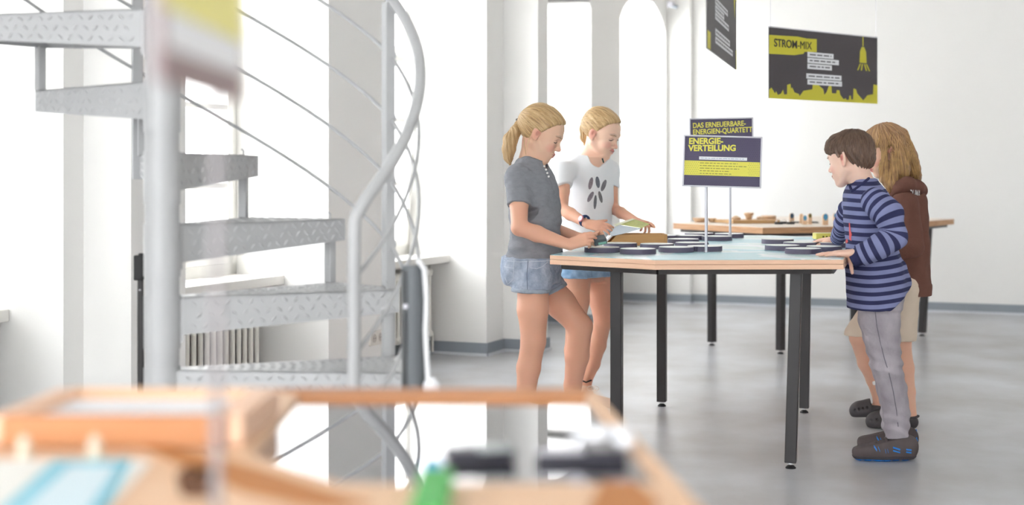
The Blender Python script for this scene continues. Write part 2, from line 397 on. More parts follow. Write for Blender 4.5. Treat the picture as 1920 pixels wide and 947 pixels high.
# grey cylinder and its white hose behind the newel
c = at(775, 497, 3.6); c0 = Vector((c.x, c.y, 0))
t = thing('equipment_column', 'dark grey upright cylinder standing on the floor just right of the spiral stair', 'column', c0)
GR = mat('grey shell', (104,108,112), .45, var=.05)
m = MB(); m.cyl(c0, c, .030, n=32); m.build('shell', GR, t, .003)
m = MB(); m.box(c0+Vector((-.020,-.026,.60)), (.012,.010,.72)); m.build('side_rail', mat('dark rail', (70,72,74), .5), t, .002)
m = MB(); m.cyl(c0+Vector((-.017,-.028,c.z-.10)), c0+Vector((-.017,-.038,c.z-.10)), .006); m.build('knob', SILVER, t)
WH = mat('white hose', (242,242,245), .4)
m = MB(); m.tube([at(784,488,3.58), at(796,505,3.56), at(800,560,3.56), at(798,620,3.56), at(800,665,3.56), at(803,720,3.56), at(812,800,3.56), Vector((at(818,745,3.56).x+.01,3.56,.10)), Vector((at(818,745,3.56).x+.03,3.57,.012)), Vector((at(818,745,3.56).x+.10,3.6,.012))], .0062, 10)
m.lathe(at(809,735,3.56), [(.012,-.05),(.020,-.035),(.021,.02),(.012,.034),(.007,.037)], 16)
o = m.build('white_hose', WH); tag(o, 'white hose hanging beside the dark grey cylinder to the floor', 'hose')
# black stand left of the pole
c = at(261,480,4.9); c0 = Vector((c.x, c.y, 0)); t = thing('folded_stand', 'slim black folded stand leaning upright behind the stair pole', 'stand', c0)
m = MB(); m.box(Vector((c.x-.001,c.y,c.z-.04)), (.030,.03,.085)); m.box(Vector((c.x+.006,c.y,c.z)), (.016,.02,.02)); m.build('clamp_head', BLACKR, t, .004)
m = MB(); m.cyl(c0+Vector((.004,0,.02)), c+Vector((.004,0,-.08)), .010); m.cyl(c0+Vector((.016,-.006,.02)), c+Vector((.010,-.006,-.08)), .006); m.build('pole', BLACK, t)
m = MB(); m.ball(c+Vector((.006,-.014,-.115)), .004, 8); m.build('rivet', CHROME, t)
for a in (20, 140, 260):
    m = MB(); m.beam(c0+Vector((.004,0,.12)), c0+Vector((.004+.16*math.cos(R(a)), .16*math.sin(R(a)), .008)), .012, .012); m.build('leg', BLACK, t)
# ------------------------------------------------------------------ exhibition tables
TH = .86
def poly_inset(pts, d):
    c = sum(pts, Vector((0,0,0)))/len(pts); out = []; n = len(pts)
    for i in range(n):
        p, q, r = pts[i-1], pts[i], pts[(i+1) % n]
        e1 = (q-p).normalized(); e2 = (r-q).normalized(); n1 = Vector((-e1.y, e1.x, 0)); n2 = Vector((-e2.y, e2.x, 0))
        if n1.dot(c-q) < 0: n1 = -n1
        if n2.dot(c-q) < 0: n2 = -n2
        b = (n1+n2).normalized(); out.append(q+b*(d/max(.3, b.dot(n1))))
    return out
def table_top_mat():
    m = bpy.data.materials.new('map laminate'); m.use_nodes = True; nt = m.node_tree; N = nt.nodes; L = nt.links; b = N['Principled BSDF']; b.inputs['Roughness'].default_value = .28
    tc = N.new('ShaderNodeTexCoord'); v = N.new('ShaderNodeTexNoise'); v.inputs['Scale'].default_value = 2.6; v.inputs['Detail'].default_value = 2; v.inputs['Distortion'].default_value = .6
    L.new(tc.outputs['Object'], v.inputs['Vector']); r = N.new('ShaderNodeValToRGB'); e = r.color_ramp.elements
    e[0].position = .0; e[0].color = (*lin((160,208,222)),1); e[1].position = .47; e[1].color = (*lin((172,216,226)),1)
    for p, c in ((.475,(226,238,244)),(.54,(232,240,246)),(.545,(200,226,226)),(.62,(206,228,226))):
        x = e.new(p); x.color = (*lin(c),1)
    L.new(v.outputs[0], r.inputs[0]); L.new(r.outputs[0], b.inputs['Base Color']); return m
MAPM = table_top_mat()
def ex_table(label, pts, legs, edge, topm, tilt=()):
    pts = [Vector((x, y, 0)) for x, y in pts]; c = sum(pts, Vector((0,0,0)))/len(pts)
    t = thing('exhibition_table', label, 'table', c)
    m = MB(); m.cur = 0
    m.prism([p+ZZ*(TH-.04) for p in pts], ZZ*.0195); m.prism([p+ZZ*(TH-.0195) for p in pts], ZZ*.0175)
    o = m.build('tabletop', [edge], t, .0012)
    m = MB(); m.prism([p+ZZ*(TH-.002) for p in poly_inset(pts, .003)], ZZ*.002); m.build('laminate', topm, t)
    ins = poly_inset(pts, .055); m = MB()
    for i in range(len(ins)): m.beam(ins[i]+ZZ*(TH-.05), ins[(i+1) % len(ins)]+ZZ*(TH-.05), .03, .022)
    m.build('underframe', BLACK, t)
    d = (Vector((*legs[1],0))-Vector((*legs[0],0))).normalized(); e = Vector((-d.y, d.x, 0))
    for i, (x, y) in enumerate(legs):
        p = Vector((x, y, 0)); tx = tilt[i] if i < len(tilt) else 0; top = p+Vector((tx,0,TH-.05)); m = MB()
        m.beam(p+ZZ*.024, top, .047, .047, side=e)
        g = m.build('leg', BLACK, t, .003)
        m = MB(); m.cyl(p+ZZ*.006, p+ZZ*.03, .006, n=12); m.cyl(p+ZZ*.018, p+ZZ*.023, .011, n=8); m.build('glide_stem', CHROME, g)
        m = MB(); m.lathe(p, [(.021,0),(.021,.004),(.013,.012),(.008,.014)], 20); m.build('glide_foot', BLACKR, g)
    return t
T1 = [(.158,6.01),(.5625,5.667),(1.313,5.70),(1.82,7.52),(1.41,7.90),(.665,7.86)]
ex_table('large angular table with pale blue map surface and pale wood edge, children around it', T1, [(.441,6.06),(1.134,5.86),(1.465,7.22),(.772,7.42)], TPALE, MAPM, (0,.024,.012,0))
T2 = [(1.104,9.87),(1.574,9.04),(2.35,9.32),(3.30,10.75),(2.846,11.55),(2.07,11.3)]
ex_table('wooden angular table further back with wooden blocks on it, near the rear wall', T2, [(1.394,10.04),(1.784,9.57),(3.027,10.63),(2.637,11.09)], TOAK, mat('birch laminate', (232,216,198), .35), (0,.005,.045,0))
# round discs on the map table
DR = .077
DLAB = {}
def disc(x, y, z, label, group, h=.021):
    t = thing('round_tile', label, 'game tile', (x, y, z), group); p = Vector((x, y, z))
    m = MB(); m.lathe(p, [(DR-.001,0),(DR,.001),(DR,h-.001),(DR-.001,h)], 40); m.build('rim', DISC, t)
    m = MB(); m.lathe(p+ZZ*h, [(DR-.003,0),(DR-.003,.0015)], 40); m.build('printed_top', DISCT, t)
def cluster(cells, group, labels):
    for (px, py), lb in zip(cells, labels):
        Y = (CAMZ-TH)*FPX/(py-HZ)+DR; disc((px-960)*Y/FPX, Y, TH, lb, group)
cluster([(1129,474.5),(1196,477.5),(1268,474)], 'discs near the girls', ['dark edged round disc at the table corner below the girl in grey', 'dark edged round disc nearest the viewer in front of the wooden box', 'dark edged round disc left of the near sign pole'])
cluster([(1321,472)], 'discs near the girls', ['dark edged round disc standing right behind the near sign pole'])
cluster([(1163,466),(1232,467.5),(1297,465)], 'discs near the girls', ['round disc in second row between hands and wooden box', 'round disc in second row below right end of wooden box', 'round disc in second row behind the near sign pole'])
cluster([(1292,450.5),(1344,452)], 'far discs', ['far round disc right of the wooden box', 'far round disc at the foot of the rear sign pole'])
cluster([(1248,450),(1311,445.8),(1367,446.8)], 'far discs', ['far round disc partly hidden by end of wooden box', 'far round disc in back row left of rear pole', 'far round disc in back row right of rear pole'])
cluster([(1467,470.5),(1506,477)], 'discs near the boy', ['round disc at left end of the group near the boy', 'round disc nearest the viewer in the group near the boy'])
cluster([(1545,472.5),(1500,464.5),(1567,465)], 'discs near the boy', ['round disc just behind the fingertips of the boy', 'round disc in middle of the group near the boy', 'round disc against table edge by the boy sleeve'])
cluster([(1458,458)], 'discs near the boy', ['round disc at the back left of the group near the boy'])
cluster([(1281,457.5)], 'discs near the girls', ['round disc in the back row just right of the wooden box'])
# stick signs
def stick_sign(label, base, tl, tr, bl, Y, kind, pole_r=.0065):
    """panel corners given as photo pixels at distance Y"""
    O = at(*tl, Y); X = at(*tr, Y)-O; D = at(*bl, Y)-O; wd = X.length; ht = D.length; ax = X.normalized(); ay = -(D.normalized()); ay = (ay-ax*ay.dot(ax)).normalized()
    n = ax.cross(ay)
    t = thing('stick_sign', label, 'sign', base)
    BL = O-ay*ht
    def q(u, v, o=0): return BL+ax*(u*wd)+ay*(v*ht)+n*o
    m = MB(); m.box(q(.5,.5,-.003), (wd,ht,.006), ax, ay, n)
    pn = m.build('panel', VIOL, t)
    m = MB(); fw = .007
    for u in (0, 1): m.box(q(u,.5,0), (fw,ht+fw,.014), ax, ay, n)
    for v in (0, 1): m.box(q(.5,v,0), (wd,fw,.014), ax, ay, n)
    m.build('frame', SILVER, t, .0015)
    top = Vector((base[0], base[1], q(0,0).z+.05))
    m = MB(); m.cyl(Vector(base), top-n*.0, pole_r*.55, n=16); m.cyl(Vector(base), Vector(base)+ZZ*.004, .011)
    m.cyl(Vector(base), Vector((base[0],base[1],q(0,0).z-.002)), pole_r, n=16)
    m.build('pole', SILVER, t)
    return t, pn, q, ax, ay, n, wd, ht
b = (( 1324-960)*6.2/FPX, 6.2, TH)
t, pn, q, ax, ay, n, wd, ht = stick_sign('dark violet table sign with large yellow heading, in front of the second sign', b, (1283,254), (1428,258), (1279,348), 6.19, 0)
m = MB()
for i, tx in enumerate(('ENERGIE-','VERTEILUNG')): put_text(m, tx, q(.06,.835-.14*i,.001), (ax+ay*.03).normalized(), ay, ht*.165, offset=.0014, sx=.99)
m.build('heading', YELS, pn)
m = MB(); m.box(q(.5,.36,.0005), (wd*.985,ht*.29,.001), ax, ay, n); m.build('yellow_band', YELS, pn)
m = MB(); m.box(q(.51,.56,.0006), (wd*.62,ht*.062,.0012), ax, ay, n); wb = m.build('white_strip', PAPER, pn)
def dashes(m, q, u0, u1, v, th, o, wd, seed, frac=.8):
    r = random.Random(seed); u = u0
    while u < u1:
        L = r.uniform(.02,.06); e = min(u+L, u1); m.add([q(u,v,o), q(e,v,o), q(e,v+th,o), q(u,v+th,o)], [(0,1,2,3)], False); u = e+.012
m = MB()
for i, e in enumerate((.7,.82,.72,.6,.62)): dashes(m, q, .21, e, .455-i*.052, .014, .0014, wd, i)
m.build('small_print', mat('print brown', (150,140,70), .6), pn)
m = MB(); dashes(m, q, .22, .78, .553, .012, .0016, wd, 9); m.build('small_print', mat('print blue', (170,176,200), .6), pn)
m = MB()
for r_ in range(26):
    for c_ in range(40):
        v = .03+r_*.037; u = .02+c_*.0245+(.012 if r_ % 2 else 0)
        if u > .985 or (v > .62 and v < .9 and .05 < u < (.68 if v < .76 else .5)): continue
        if .2 < u < .84 and .22 < v < .6: continue
        c = q(u,v,.0013); m.add([c+ax*.0013, c+ay*.0013, c-ax*.0013, c-ay*.0013], [(0,1,2,3)], False)
m.build('dot_pattern', mat('dot dark', (52,48,66), .6), pn)
b = ((1369-960)*7.35/FPX, 7.35, TH+.0235)
t, pn, q, ax, ay, n, wd, ht = stick_sign('dark table sign with two line yellow heading, half hidden behind the near sign', b, (1293,223), (1411,221), (1293,305), 7.34, 1)
m = MB()
for i, tx in enumerate(('DAS ERNEUERBARE-','ENERGIEN-QUARTETT')): put_text(m, tx, q(.045,.79-.15*i,.001), (ax+ay*.03).normalized(), ay, ht*.165, offset=.0007, sx=(.82,.82)[i])
m.build('heading', YELS, pn)
# hanging posters
def hang_poster(label, A, B, zt, zb):
    A = Vector(A); B = Vector(B); ax = (B-A).normalized(); n = ax.cross(ZZ); wd = (B-A).length; ht = zt-zb
    t = thing('hanging_poster', label, 'poster', (A+B)/2+ZZ*zb)
    def q(u, v, o=0): return A+ax*(u*wd)+ZZ*(zb+v*ht)+n*o
    m = MB(); m.box(q(.5,.5,-.002), (wd,ht,.004), ax, ZZ, n); pn = m.build('board', CHAR, t)
    m = MB(); m.box(q(.5,1,-.002), (wd,.006,.008), ax, ZZ, n); m.build('top_rail', SILVER, t)
    for u in (.012,.985):
        m = MB(); m.cyl(q(u,1), q(u,1)+ZZ*(CEILZ-zt), .0012, n=6); m.build('wire', SILVER, t)
    return t, pn, q, ax, n, wd, ht
def poly(m, q, pts, o): m.add([q(u,v,o) for u,v in pts], [tuple(range(len(pts)))], False)
t, pn, q, ax, n, wd, ht = hang_poster('charcoal poster with yellow skyline, hanging above the boy and girl on the right', (1.428,8.0,0), (2.196,8.656,0), 2.015, 1.618)
m = MB(); poly(m, q, [(0,.62),(.22,.63),(.3,.66),(.31,.69),(.42,.70),(.42,.89),(.33,.885),(.25,.9),(.0,.885)], .001); tb = m.build('heading_tag', YEL, pn)
INKD = mat('heading ink', (60,56,50), .6)
m = MB(); put_text(m, 'STROM', q(.04,.73,.002), ax, ZZ, .062, offset=.0009, sx=1.02); m.build('heading', INKD, tb)
m = MB(); put_text(m, '-MIX', q(.245,.73,.002), ax, ZZ, .062, sx=1.02); m.build('heading', INKD, tb)
sky = [(0,0),(0,.12),(.02,.15),(.05,.07),(.06,.1),(.075,.05),(.1,.07),(.12,.13),(.13,.06),(.155,.07),(.155,.2),(.185,.22),(.19,.15),(.2,.17),(.22,.1),(.26,.08),(.265,.05),(.3,.13),(.38,.16),(.385,.27),(.43,.29),(.44,.22),(.48,.17),(.49,.09),(.51,.13),(.53,.22),(.555,.24),(.56,.12),(.6,.12),(.605,.17),(.63,.17),(.64,.1),(.67,.04),(.69,.06),(.7,.03),(.72,.04),(.725,.1),(.74,.1),(.745,.04),(.76,.05),(.765,.21),(.79,.2),(.8,.14),(.83,.09),(.86,.04),(.9,.12),(.955,.14),(.96,.29),(1,.28),(1,0)]
m = MB()
for (a, b_) in zip(sky[1:-1], sky[2:-1]):
    if b_[0] > a[0]+1e-6: m.add([q(a[0],0,.001), q(b_[0],0,.001), q(b_[0],b_[1],.001), q(a[0],a[1],.001)], [(0,1,2,3)], False)
m.build('skyline', YEL, pn)
m = MB(); m.add([q(.852,1,.001), q(.862,1,.001), q(.862,.85,.001), q(.852,.85,.001)], [(0,1,2,3)], False)
poly(m, q, [(.845,.84),(.869,.84),(.887,.77),(.893,.6),(.823,.6),(.828,.77)], .001)
for a, c in ((.825,.8),(.845,.835),(.866,.885),(.885,.915)): poly(m, q, [(a,.585),(a+.012,.585),(c+.012,.485),(c,.485)], .001)
m.build('lamp_motif', YEL, pn)
for i, (a, c, v) in enumerate(((.335,.575,.62),(.335,.625,.535),(.335,.56,.45),(.325,.65,.31),(.335,.655,.225))):
    m = MB(); poly(m, q, [(a,v),(c,v),(c,v+.075),(a,v+.075)], .0012); w_ = m.build('text_strip', PAPER, pn)
    m = MB(); dashes(m, q, a+.02, c-.02, v+.028, .02, .0018, wd, 20+i); m.build('small_print', INK, w_)
t, pn, q, ax, n, wd, ht = hang_poster('charcoal poster seen edge-on at the top of the picture, left of the skyline poster', (.644,4.75,0), (.891,5.724,0), 2.015, 1.613)
m = MB(); poly(m, q, [(0,.005),(.09,.005),(.09,.15),(0,.15)], .001); poly(m, q, [(.975,0),(1,0),(1,.2),(.975,.18)], .001); m.build('yellow_patch', YEL, pn)
m = MB(); poly(m, q, [(.84,1),(.87,.75),(.93,.48),(.945,.7),(1,.66),(1,1)], .001); m.build('lamp_motif', YEL, pn)
for i, (a, c, v) in enumerate(((.23,.66,.43),(.23,.53,.365),(.23,.70,.30),(.235,.74,.165),(.235,.85,.095))):
    m = MB(); poly(m, q, [(a,v),(c,v),(c,v+.058),(a,v+.058)], .0012); w_ = m.build('text_strip', PAPER, pn)
    m = MB(); dashes(m, q, a+.02, c-.02, v+.02, .018, .0018, wd, 30+i); m.build('small_print', INK, w_)
# wooden box with cards on the map table
BXW = mat('box wood', (206,156,96), .5, var=.08, vscale=9, stretch=(1,8,8))
A = at(1138,456,6.75); B = at(1251,456,6.75); Yb = 6.75
z = TH+.001; p0 = Vector((A.x,Yb,z)); p1 = Vector((B.x,Yb,z)); t = thing('wooden_box', 'open wooden box on the map table behind the held card', 'box', (p0+p1)/2)
hh = .052; m = MB()
m.add([p0, p1, p1+ZZ*hh, p0+Vector((.05,0,hh)), p0+Vector((0,.012,0)), p1+Vector((0,.012,0)), p1+Vector((0,.012,hh)), p0+Vector((.05,.012,hh))], [(0,1,2,3),(7,6,5,4),(0,4,5,1),(1,5,6,2),(2,6,7,3),(3,7,4,0)]); m.build('side_panel', BXW, t)
m = MB(); q0 = p0+Vector((.0,.16,0)); q1 = p1+Vector((.0,.16,0))
m.add([q0, q1, q1+ZZ*hh, q0+Vector((.05,0,hh)), q0+Vector((0,.012,0)), q1+Vector((0,.012,0)), q1+Vector((0,.012,hh)), q0+Vector((.05,.012,hh))], [(0,1,2,3),(7,6,5,4),(0,4,5,1),(1,5,6,2),(2,6,7,3),(3,7,4,0)]); m.build('side_panel', BXW, t)
m = MB(); m.box((p1+q1)/2+Vector((-.006,0,hh/2)), (.012,.17,hh)); m.build('end_panel', BXW, t)
m = MB(); m.box((p0+q1)/2+Vector((0,.006,.004)), ((p1-p0).length-.01,.16,.008)); m.build('base_panel', BXW, t)
m = MB(); m.prism([p0+Vector((-.012,.012,.004)), p0+Vector((.04,.012,hh+.004)), q0+Vector((.04,0,hh+.004)), q0+Vector((-.012,0,.004))], Vector((-.006,0,.004))); o = m.build('white_card', PAPER, None); tag(o, 'white card leaning on the sloped end of the wooden box', 'card')
# yellow box by the boy
p = at(1548,451,6.95); p.z = TH+.0235; t = thing('card_box', 'small yellow printed box lying beside the far hand of the boy', 'box', p)
m = MB(); m.box(p+ZZ*.014, (.11,.085,.028)); m.build('carton', mat('yellow card', (224,212,104), .5), t, .002)
m = MB(); m.box(p+ZZ*.0287, (.10,.075,.0015)); m.build('lid_label', mat('pale label', (236,232,190), .5), t)
m = MB()
for i in range(3): m.box(p+Vector((-.020+i*.016,-.0428,.012)), (.008,.001,.008))
m.build('print_mark', mat('olive print', (110,100,50), .6), t)
disc(p.x+.02, p.y, TH, 'round disc beneath the yellow printed box', 'discs near the boy')
# things on the back table
def onT2(px, Y): return Vector(((px-960)*Y/FPX, Y, TH+.0005))
def domino(px, Y, h, top, label, wd=.03):
    p = onT2(px, Y); t = thing('wooden_figure', label, 'game figure', p, 'upright wooden figures on the back table')
    m = MB(); pts = [p+Vector((-wd/2,0,0)), p+Vector((wd/2,0,0))]+[p+Vector((wd/2*math.cos(R(a)),0,h-wd/2+wd/2*math.sin(R(a)))) for a in range(0,181,20)]
    m.prism(pts, Vector((0,.022,0))); m.build('block', WOODL, t)
    if top:
        m = MB(); c = p+Vector((0,-.001,h-wd*.62)); m.prism([c+Vector((wd*.42*math.cos(R(a)),0,wd*.62*math.sin(R(a)))) for a in range(0,360,24)], Vector((0,.002,0))); m.build('blue_face', top, t)
BLU = mat('blue print', (70,140,180), .5); DBL = mat('dark blue print', (60,90,120), .5)
domino(1485, 10.0, .063, DBL, 'small upright wooden figure standing alone beside the black pieces', .03)
domino(1503, 9.75, .066, None, 'plain wooden figure directly left of a blue faced one', .022)
domino(1509.5, 9.55, .06, BLU, 'blue faced wooden figure in middle of the figure group', .028)
domino(1519, 9.6, .072, mat('olive print', (110,100,50), .6), 'tall wooden figure with dull olive face', .024)
domino(1548, 9.45, .075, BLU, 'blue faced wooden figure standing nearest the table edge', .036)
domino(1566.5, 10.25, .056, BLU, 'blue topped wooden figure next to the sleeve of the boy', .028)
p = onT2(1398, 9.95); t = thing('wooden_tray', 'long flat wooden tray on the back table holding small wooden pieces', 'tray', p)
m = MB(); m.prism([p+Vector((-.22,.02,0)), p+Vector((-.12,-.22,0)), p+Vector((.2,-.2,0)), p+Vector((.24,.05,0))], ZZ*.022); m.build('base', mat('tray wood', (200,158,106), .5, var=.1), t, .003)
def turned(px, Y, z, prof, label):
    p = onT2(px, Y)+ZZ*z; m = MB(); m.lathe(p, prof, 24); o = m.build('wooden_piece', WOODL, None, loc=p); tag(o, label, 'wooden piece', 'small wooden pieces on the back table')
turned(1404, 9.95, .022, [(.018,0),(.022,.008),(.024,.02),(.034,.032),(.034,.044),(.03,.046)], 'mushroom shaped wooden piece with flat cap on the tray')
turned(1380, 9.9, .022, [(.03,0),(.034,.01),(.02,.02),(.01,.026)], 'low domed wooden piece on the tray right of the rear sign pole')
turned(1424, 9.95, .022, [(.02,0),(.02,.012),(.012,.02)], 'tiny wooden piece on the tray between mushroom cap and slab')
turned(1441, 10.0, .022, [(.05,0),(.052,.004),(.052,.02),(.048,.024)], 'flat round wooden slab at right end of the tray')
turned(1312, 10.0, .0, [(.03,0),(.036,.006),(.05,.024),(.052,.03)], 'wider wooden dish at the left end of the back table')
turned(1335, 10.0, .0, [(.018,0),(.022,.006),(.032,.024),(.034,.028)], 'smaller wooden dish beside the near sign pole on back table')
for i, (px, Y, lb) in enumerate(((1460,9.6,'left'),(1470,9.7,'middle'),(1482,9.62,'right'))):
    p = onT2(px, Y); t = thing('black_clip', 'small black clip with wire loop on the back table, %s of three' % lb, 'clip', p, 'black clips on the back table')
    m = MB(); m.box(p+ZZ*.007, (.05,.04,.014)); m.build('clip_body', BLACKR, t, .003)
    m = MB(); m.tube([p+Vector((.016*math.cos(R(a)),0,.016+.014*math.sin(R(a)))) for a in range(0,360,30)], .0015, 6, closed=True); m.build('wire_loop', CHROME, t)
p = onT2(1505, 9.85); m = MB(); m.prism([p+Vector((-.1,0,0)), p+Vector((.1,-.05,0)), p+Vector((.12,.1,0)), p+Vector((-.05,.14,0))], ZZ*.006); o = m.build('dark_mat', mat('dark felt', (66,60,56), .8), None, loc=p); tag(o, 'flat dark mat lying behind the wooden figures', 'mat')

# ------------------------------------------------------------------ foreground table with framed mirror
FT = thing('mirror_table', 'blurred light wood table with a sunken mirror in the foreground', 'table', (-.1,1.8,0))
ex = Vector((1,0,0)); ey = Vector((.1,-.995,0)).normalized()
FZ = .86
# mirror well corners (frame inner edge)
def fp(px, py, z=FZ): Y = (CAMZ-z)*FPX/(py-HZ); return Vector(((px-960)*Y/FPX, Y, z))
well = [fp(560,742), fp(1098,742), fp(1240,905), fp(640,905), fp(470,850)]
outer = [fp(505,727), fp(1112,727), fp(1440,1080), fp(-120,1080), fp(-60,868), fp(418,868)]
m = MB(); zb = .80
def ring_slab(m, outer, inner, z0, z1):
    pass
m.cur = 0
# far rail, right rail, near slab, left rail as boards meeting at the corners
def board(pts, z0=.79, z1=FZ): m.prism([Vector((p.x,p.y,z0)) for p in pts], ZZ*(z1-z0))
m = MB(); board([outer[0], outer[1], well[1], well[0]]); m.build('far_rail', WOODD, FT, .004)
m = MB(); board([outer[1], outer[2], fp(1330,1080), well[2], well[1]]); m.build('side_rail', WOODF, FT, .004)
m = MB(); board([well[0], outer[0], fp(418,868), well[4]]); m.build('side_rail', WOODF, FT, .004)
m = MB(); board([well[4], fp(418,868), fp(-60,868), fp(-120,1080), fp(560,1080), fp(560,905), well[3]], .79, FZ); m.build('near_panel', WOODF, FT, .004)
m = MB(); board([well[3], fp(560,905), fp(560,1080), fp(1330,1080), well[2]], .79, FZ-.0); 
npan = m.build('near_panel', WOODF, FT, .004)
m = MB(); m.prism([Vector((p.x,p.y,.850)) for p in well], ZZ*.002); m.build('mirror', MIRROR, FT)
# finger slots: flat brown sheets on the near panel, recess shade in their colour
def slot(pts, name='slot', dark=0):
    mm = MB(); P = [fp(*p) for p in pts]; mm.prism([p+ZZ*.0005 for p in P], ZZ*.0012); mm.build(name, mat('slot shade brown %d' % dark, (104,60,24) if dark else (190,126,72), .7), FT)
slot([(268,838),(330,842),(500,885),(700,950),(600,955),(460,925),(405,900),(330,868)]); slot([(330,892),(350,876),(392,880),(410,915),(395,935),(340,932)], dark=1); slot([(1130,905),(1190,905),(1235,945),(1215,975),(1100,965)])
for (x, y) in ((-.62,1.42),(-.62,1.72),(.26,1.42),(.06,2.12)):
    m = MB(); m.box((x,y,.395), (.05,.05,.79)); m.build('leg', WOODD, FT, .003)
# shallow white-lined tray at the left
t = thing('shallow_tray', 'blurred shallow wooden tray lined with white on left of the mirror table', 'tray', Vector((-.6,2.0,.86)))
TZ = .90
A, B_, C_, D_ = fp(128,728,TZ), fp(498,728,TZ), fp(425,778,TZ), fp(5,778,TZ)
def wallp(P, Q, name, z0=.862, z1=TZ, th=.016, mt=WOODF):
    mm = MB(); d = (Q-P).normalized(); nn = Vector((-d.y,d.x,0)); mm.prism([Vector((p.x,p.y,z0)) for p in (P-nn*th/2, Q-nn*th/2, Q+nn*th/2, P+nn*th/2)], ZZ*(z1-z0)); mm.build(name, mt, t, .002)
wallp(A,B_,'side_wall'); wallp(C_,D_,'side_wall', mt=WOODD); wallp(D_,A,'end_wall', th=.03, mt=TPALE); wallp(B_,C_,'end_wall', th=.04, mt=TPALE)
m = MB(); m.prism([Vector((p.x,p.y,.880)) for p in (A,B_,C_,D_)], ZZ*.006); m.build('white_lining', PAPER, t)
# support ledge below tray
m = MB(); board([fp(-60,868), fp(418,868), fp(470,850), fp(505,727), fp(128,727), fp(-160,868)], .80, .8595); m.build('side_panel', WOODF, FT, .003)
for px, lb in ((45,'left'),(178,'right')):
    p = fp(px,862); mm = MB(); mm.lathe(p+ZZ*.001, [(.008,0),(.0085,.012),(.006,.024),(.002,.028)], 16); o = mm.build('wooden_peg', mat('cream peg', (226,212,190), .5), None, loc=p); tag(o, 'blurred cream peg in front of the tray, %s one of two' % lb, 'peg', 'cream pegs')
def leaflet(pts, label, mt, z, cat='paper', name='leaflet', inner=None):
    P = [fp(*p) for p in pts]; mm = MB(); mm.prism([p+ZZ*z for p in P], ZZ*.0012); o = mm.build(name, mt, None, loc=sum(P,Vector())/len(P)); return tag(o, label, cat)
leaflet([(-60,865),(235,862),(285,868),(150,1010),(-220,1010)], 'blurred white sheet at the bottom left corner', mat('off white paper', (240,238,232), .6), .001)
CY = mat('cyan print', (110,196,218), .5)
o = leaflet([(105,868),(248,866),(175,1000),(-40,1000)], 'blurred cyan bordered sheet at the bottom left', CY, .0025)
P = [fp(130,880),fp(222,880),fp(150,990),fp(10,990)]; mm = MB(); mm.prism([p+ZZ*.004 for p in P], ZZ*.0006)
oo = mm.build('printed_centre', mat('pale cyan print', (214,232,240), .5), o)
p = Vector((-.081,1.46,FZ)); m = MB(); m.rbox(p+Vector((0,0,.011)), (.036,.2,.02), .006); o = m.build('green_block', mat('green plastic', (60,172,70), .45), None, .003, loc=p); tag(o, 'blurred bright green plastic piece at the bottom edge', 'toy')
m = MB(); p = Vector((-.088,1.60,FZ+.002)); m.ball(p+ZZ*.011, .011); o = m.build('blue_bead', mat('blue plastic', (30,130,190), .4), None, loc=p); tag(o, 'blurred blue bead at the tip of the green piece', 'bead')
# items lying on the mirror
def onmir(px, py): return fp(px, py, .852)
p = onmir(905,868); t = thing('dark_device', 'blurred dark flat device lying on the mirror', 'device', p+ZZ*.0)
m = MB(); m.rbox(p+Vector((-.004,.012,.009)), (.085,.035,.014), .008, ax=(.97,.24,0), ay=(-.24,.97,0)); m.build('shell', mat('dark plastic', (52,50,62), .35), t, .003)
m = MB(); m.rbox(p+Vector((.014,.012,.0165)), (.046,.033,.004), .004, ax=(.97,.24,0), ay=(-.24,.97,0)); m.build('display', mat('pale screen', (170,176,176), .2), t)
p = onmir(1075,868); t = thing('dark_block', 'blurred dark block with a pale top at the right end of the mirror', 'block', p)
m = MB(); m.rbox(p+Vector((.01,.004,.007)), (.11,.026,.012), .006); m.build('body', mat('dark plastic', (52,50,62), .35), t, .003)
m = MB(); m.rbox(p+Vector((-.015,.004,.0135)), (.06,.022,.003), .004); m.build('cover', SILVER, t)
p = onmir(1135,862); m = MB(); r = random.Random(3)
for i in range(7): m.ball(p+Vector((r.uniform(-.03,.03), r.uniform(-.012,.02), .022+r.uniform(0,.012))), (r.uniform(.012,.02), r.uniform(.01,.015), r.uniform(.006,.012)), 10)
o = m.build('crumpled_cloth', mat('white cloth', (238,238,242), .8), None, loc=p); tag(o, 'blurred white crumpled cloth near the right rail of the mirror', 'cloth')
# sign standing on the near table, seen almost edge on
t = thing('stick_sign', 'large blurred sign with yellow top hanging into the upper left foreground', 'sign', (-.268,1.327,FZ))
A = Vector((-.268,1.10,0)); B = Vector((-.268,1.43,0)); ax = (B-A).normalized(); n = ax.cross(ZZ); zb_, zt_ = 1.271, 1.49
def q(u, v, o=0): return A+ax*(u*.33)+ZZ*(zb_+v*(zt_-zb_))+n*o
m = MB(); m.box(q(.5,.5,-.003), (.33,zt_-zb_,.006), ax, ZZ, n); pn = m.build('panel', mat('sign taupe', (150,128,128), .5), t)
m = MB(); m.add([q(.03,.12,.0008), q(.97,.12,.0008), q(.97,.26,.0008), q(.03,.26,.0008)], [(0,1,2,3)]); m.build('white_band', PAPER, pn)
m = MB(); m.add([q(0,.262,.0008), q(1,.262,.0008), q(1,.82,.0008), q(0,.82,.0008)], [(0,1,2,3)]); m.build('yellow_band', mat('sign hazed yellow', (240,230,140), .5), pn)  # yellow paled, foreground haze put into the colour
m = MB(); m.cyl((-.272,1.327,FZ), (-.272,1.327,zb_+.03), .005); m.build('pole', mat('dull grey pole', (150,144,146), .6), t)
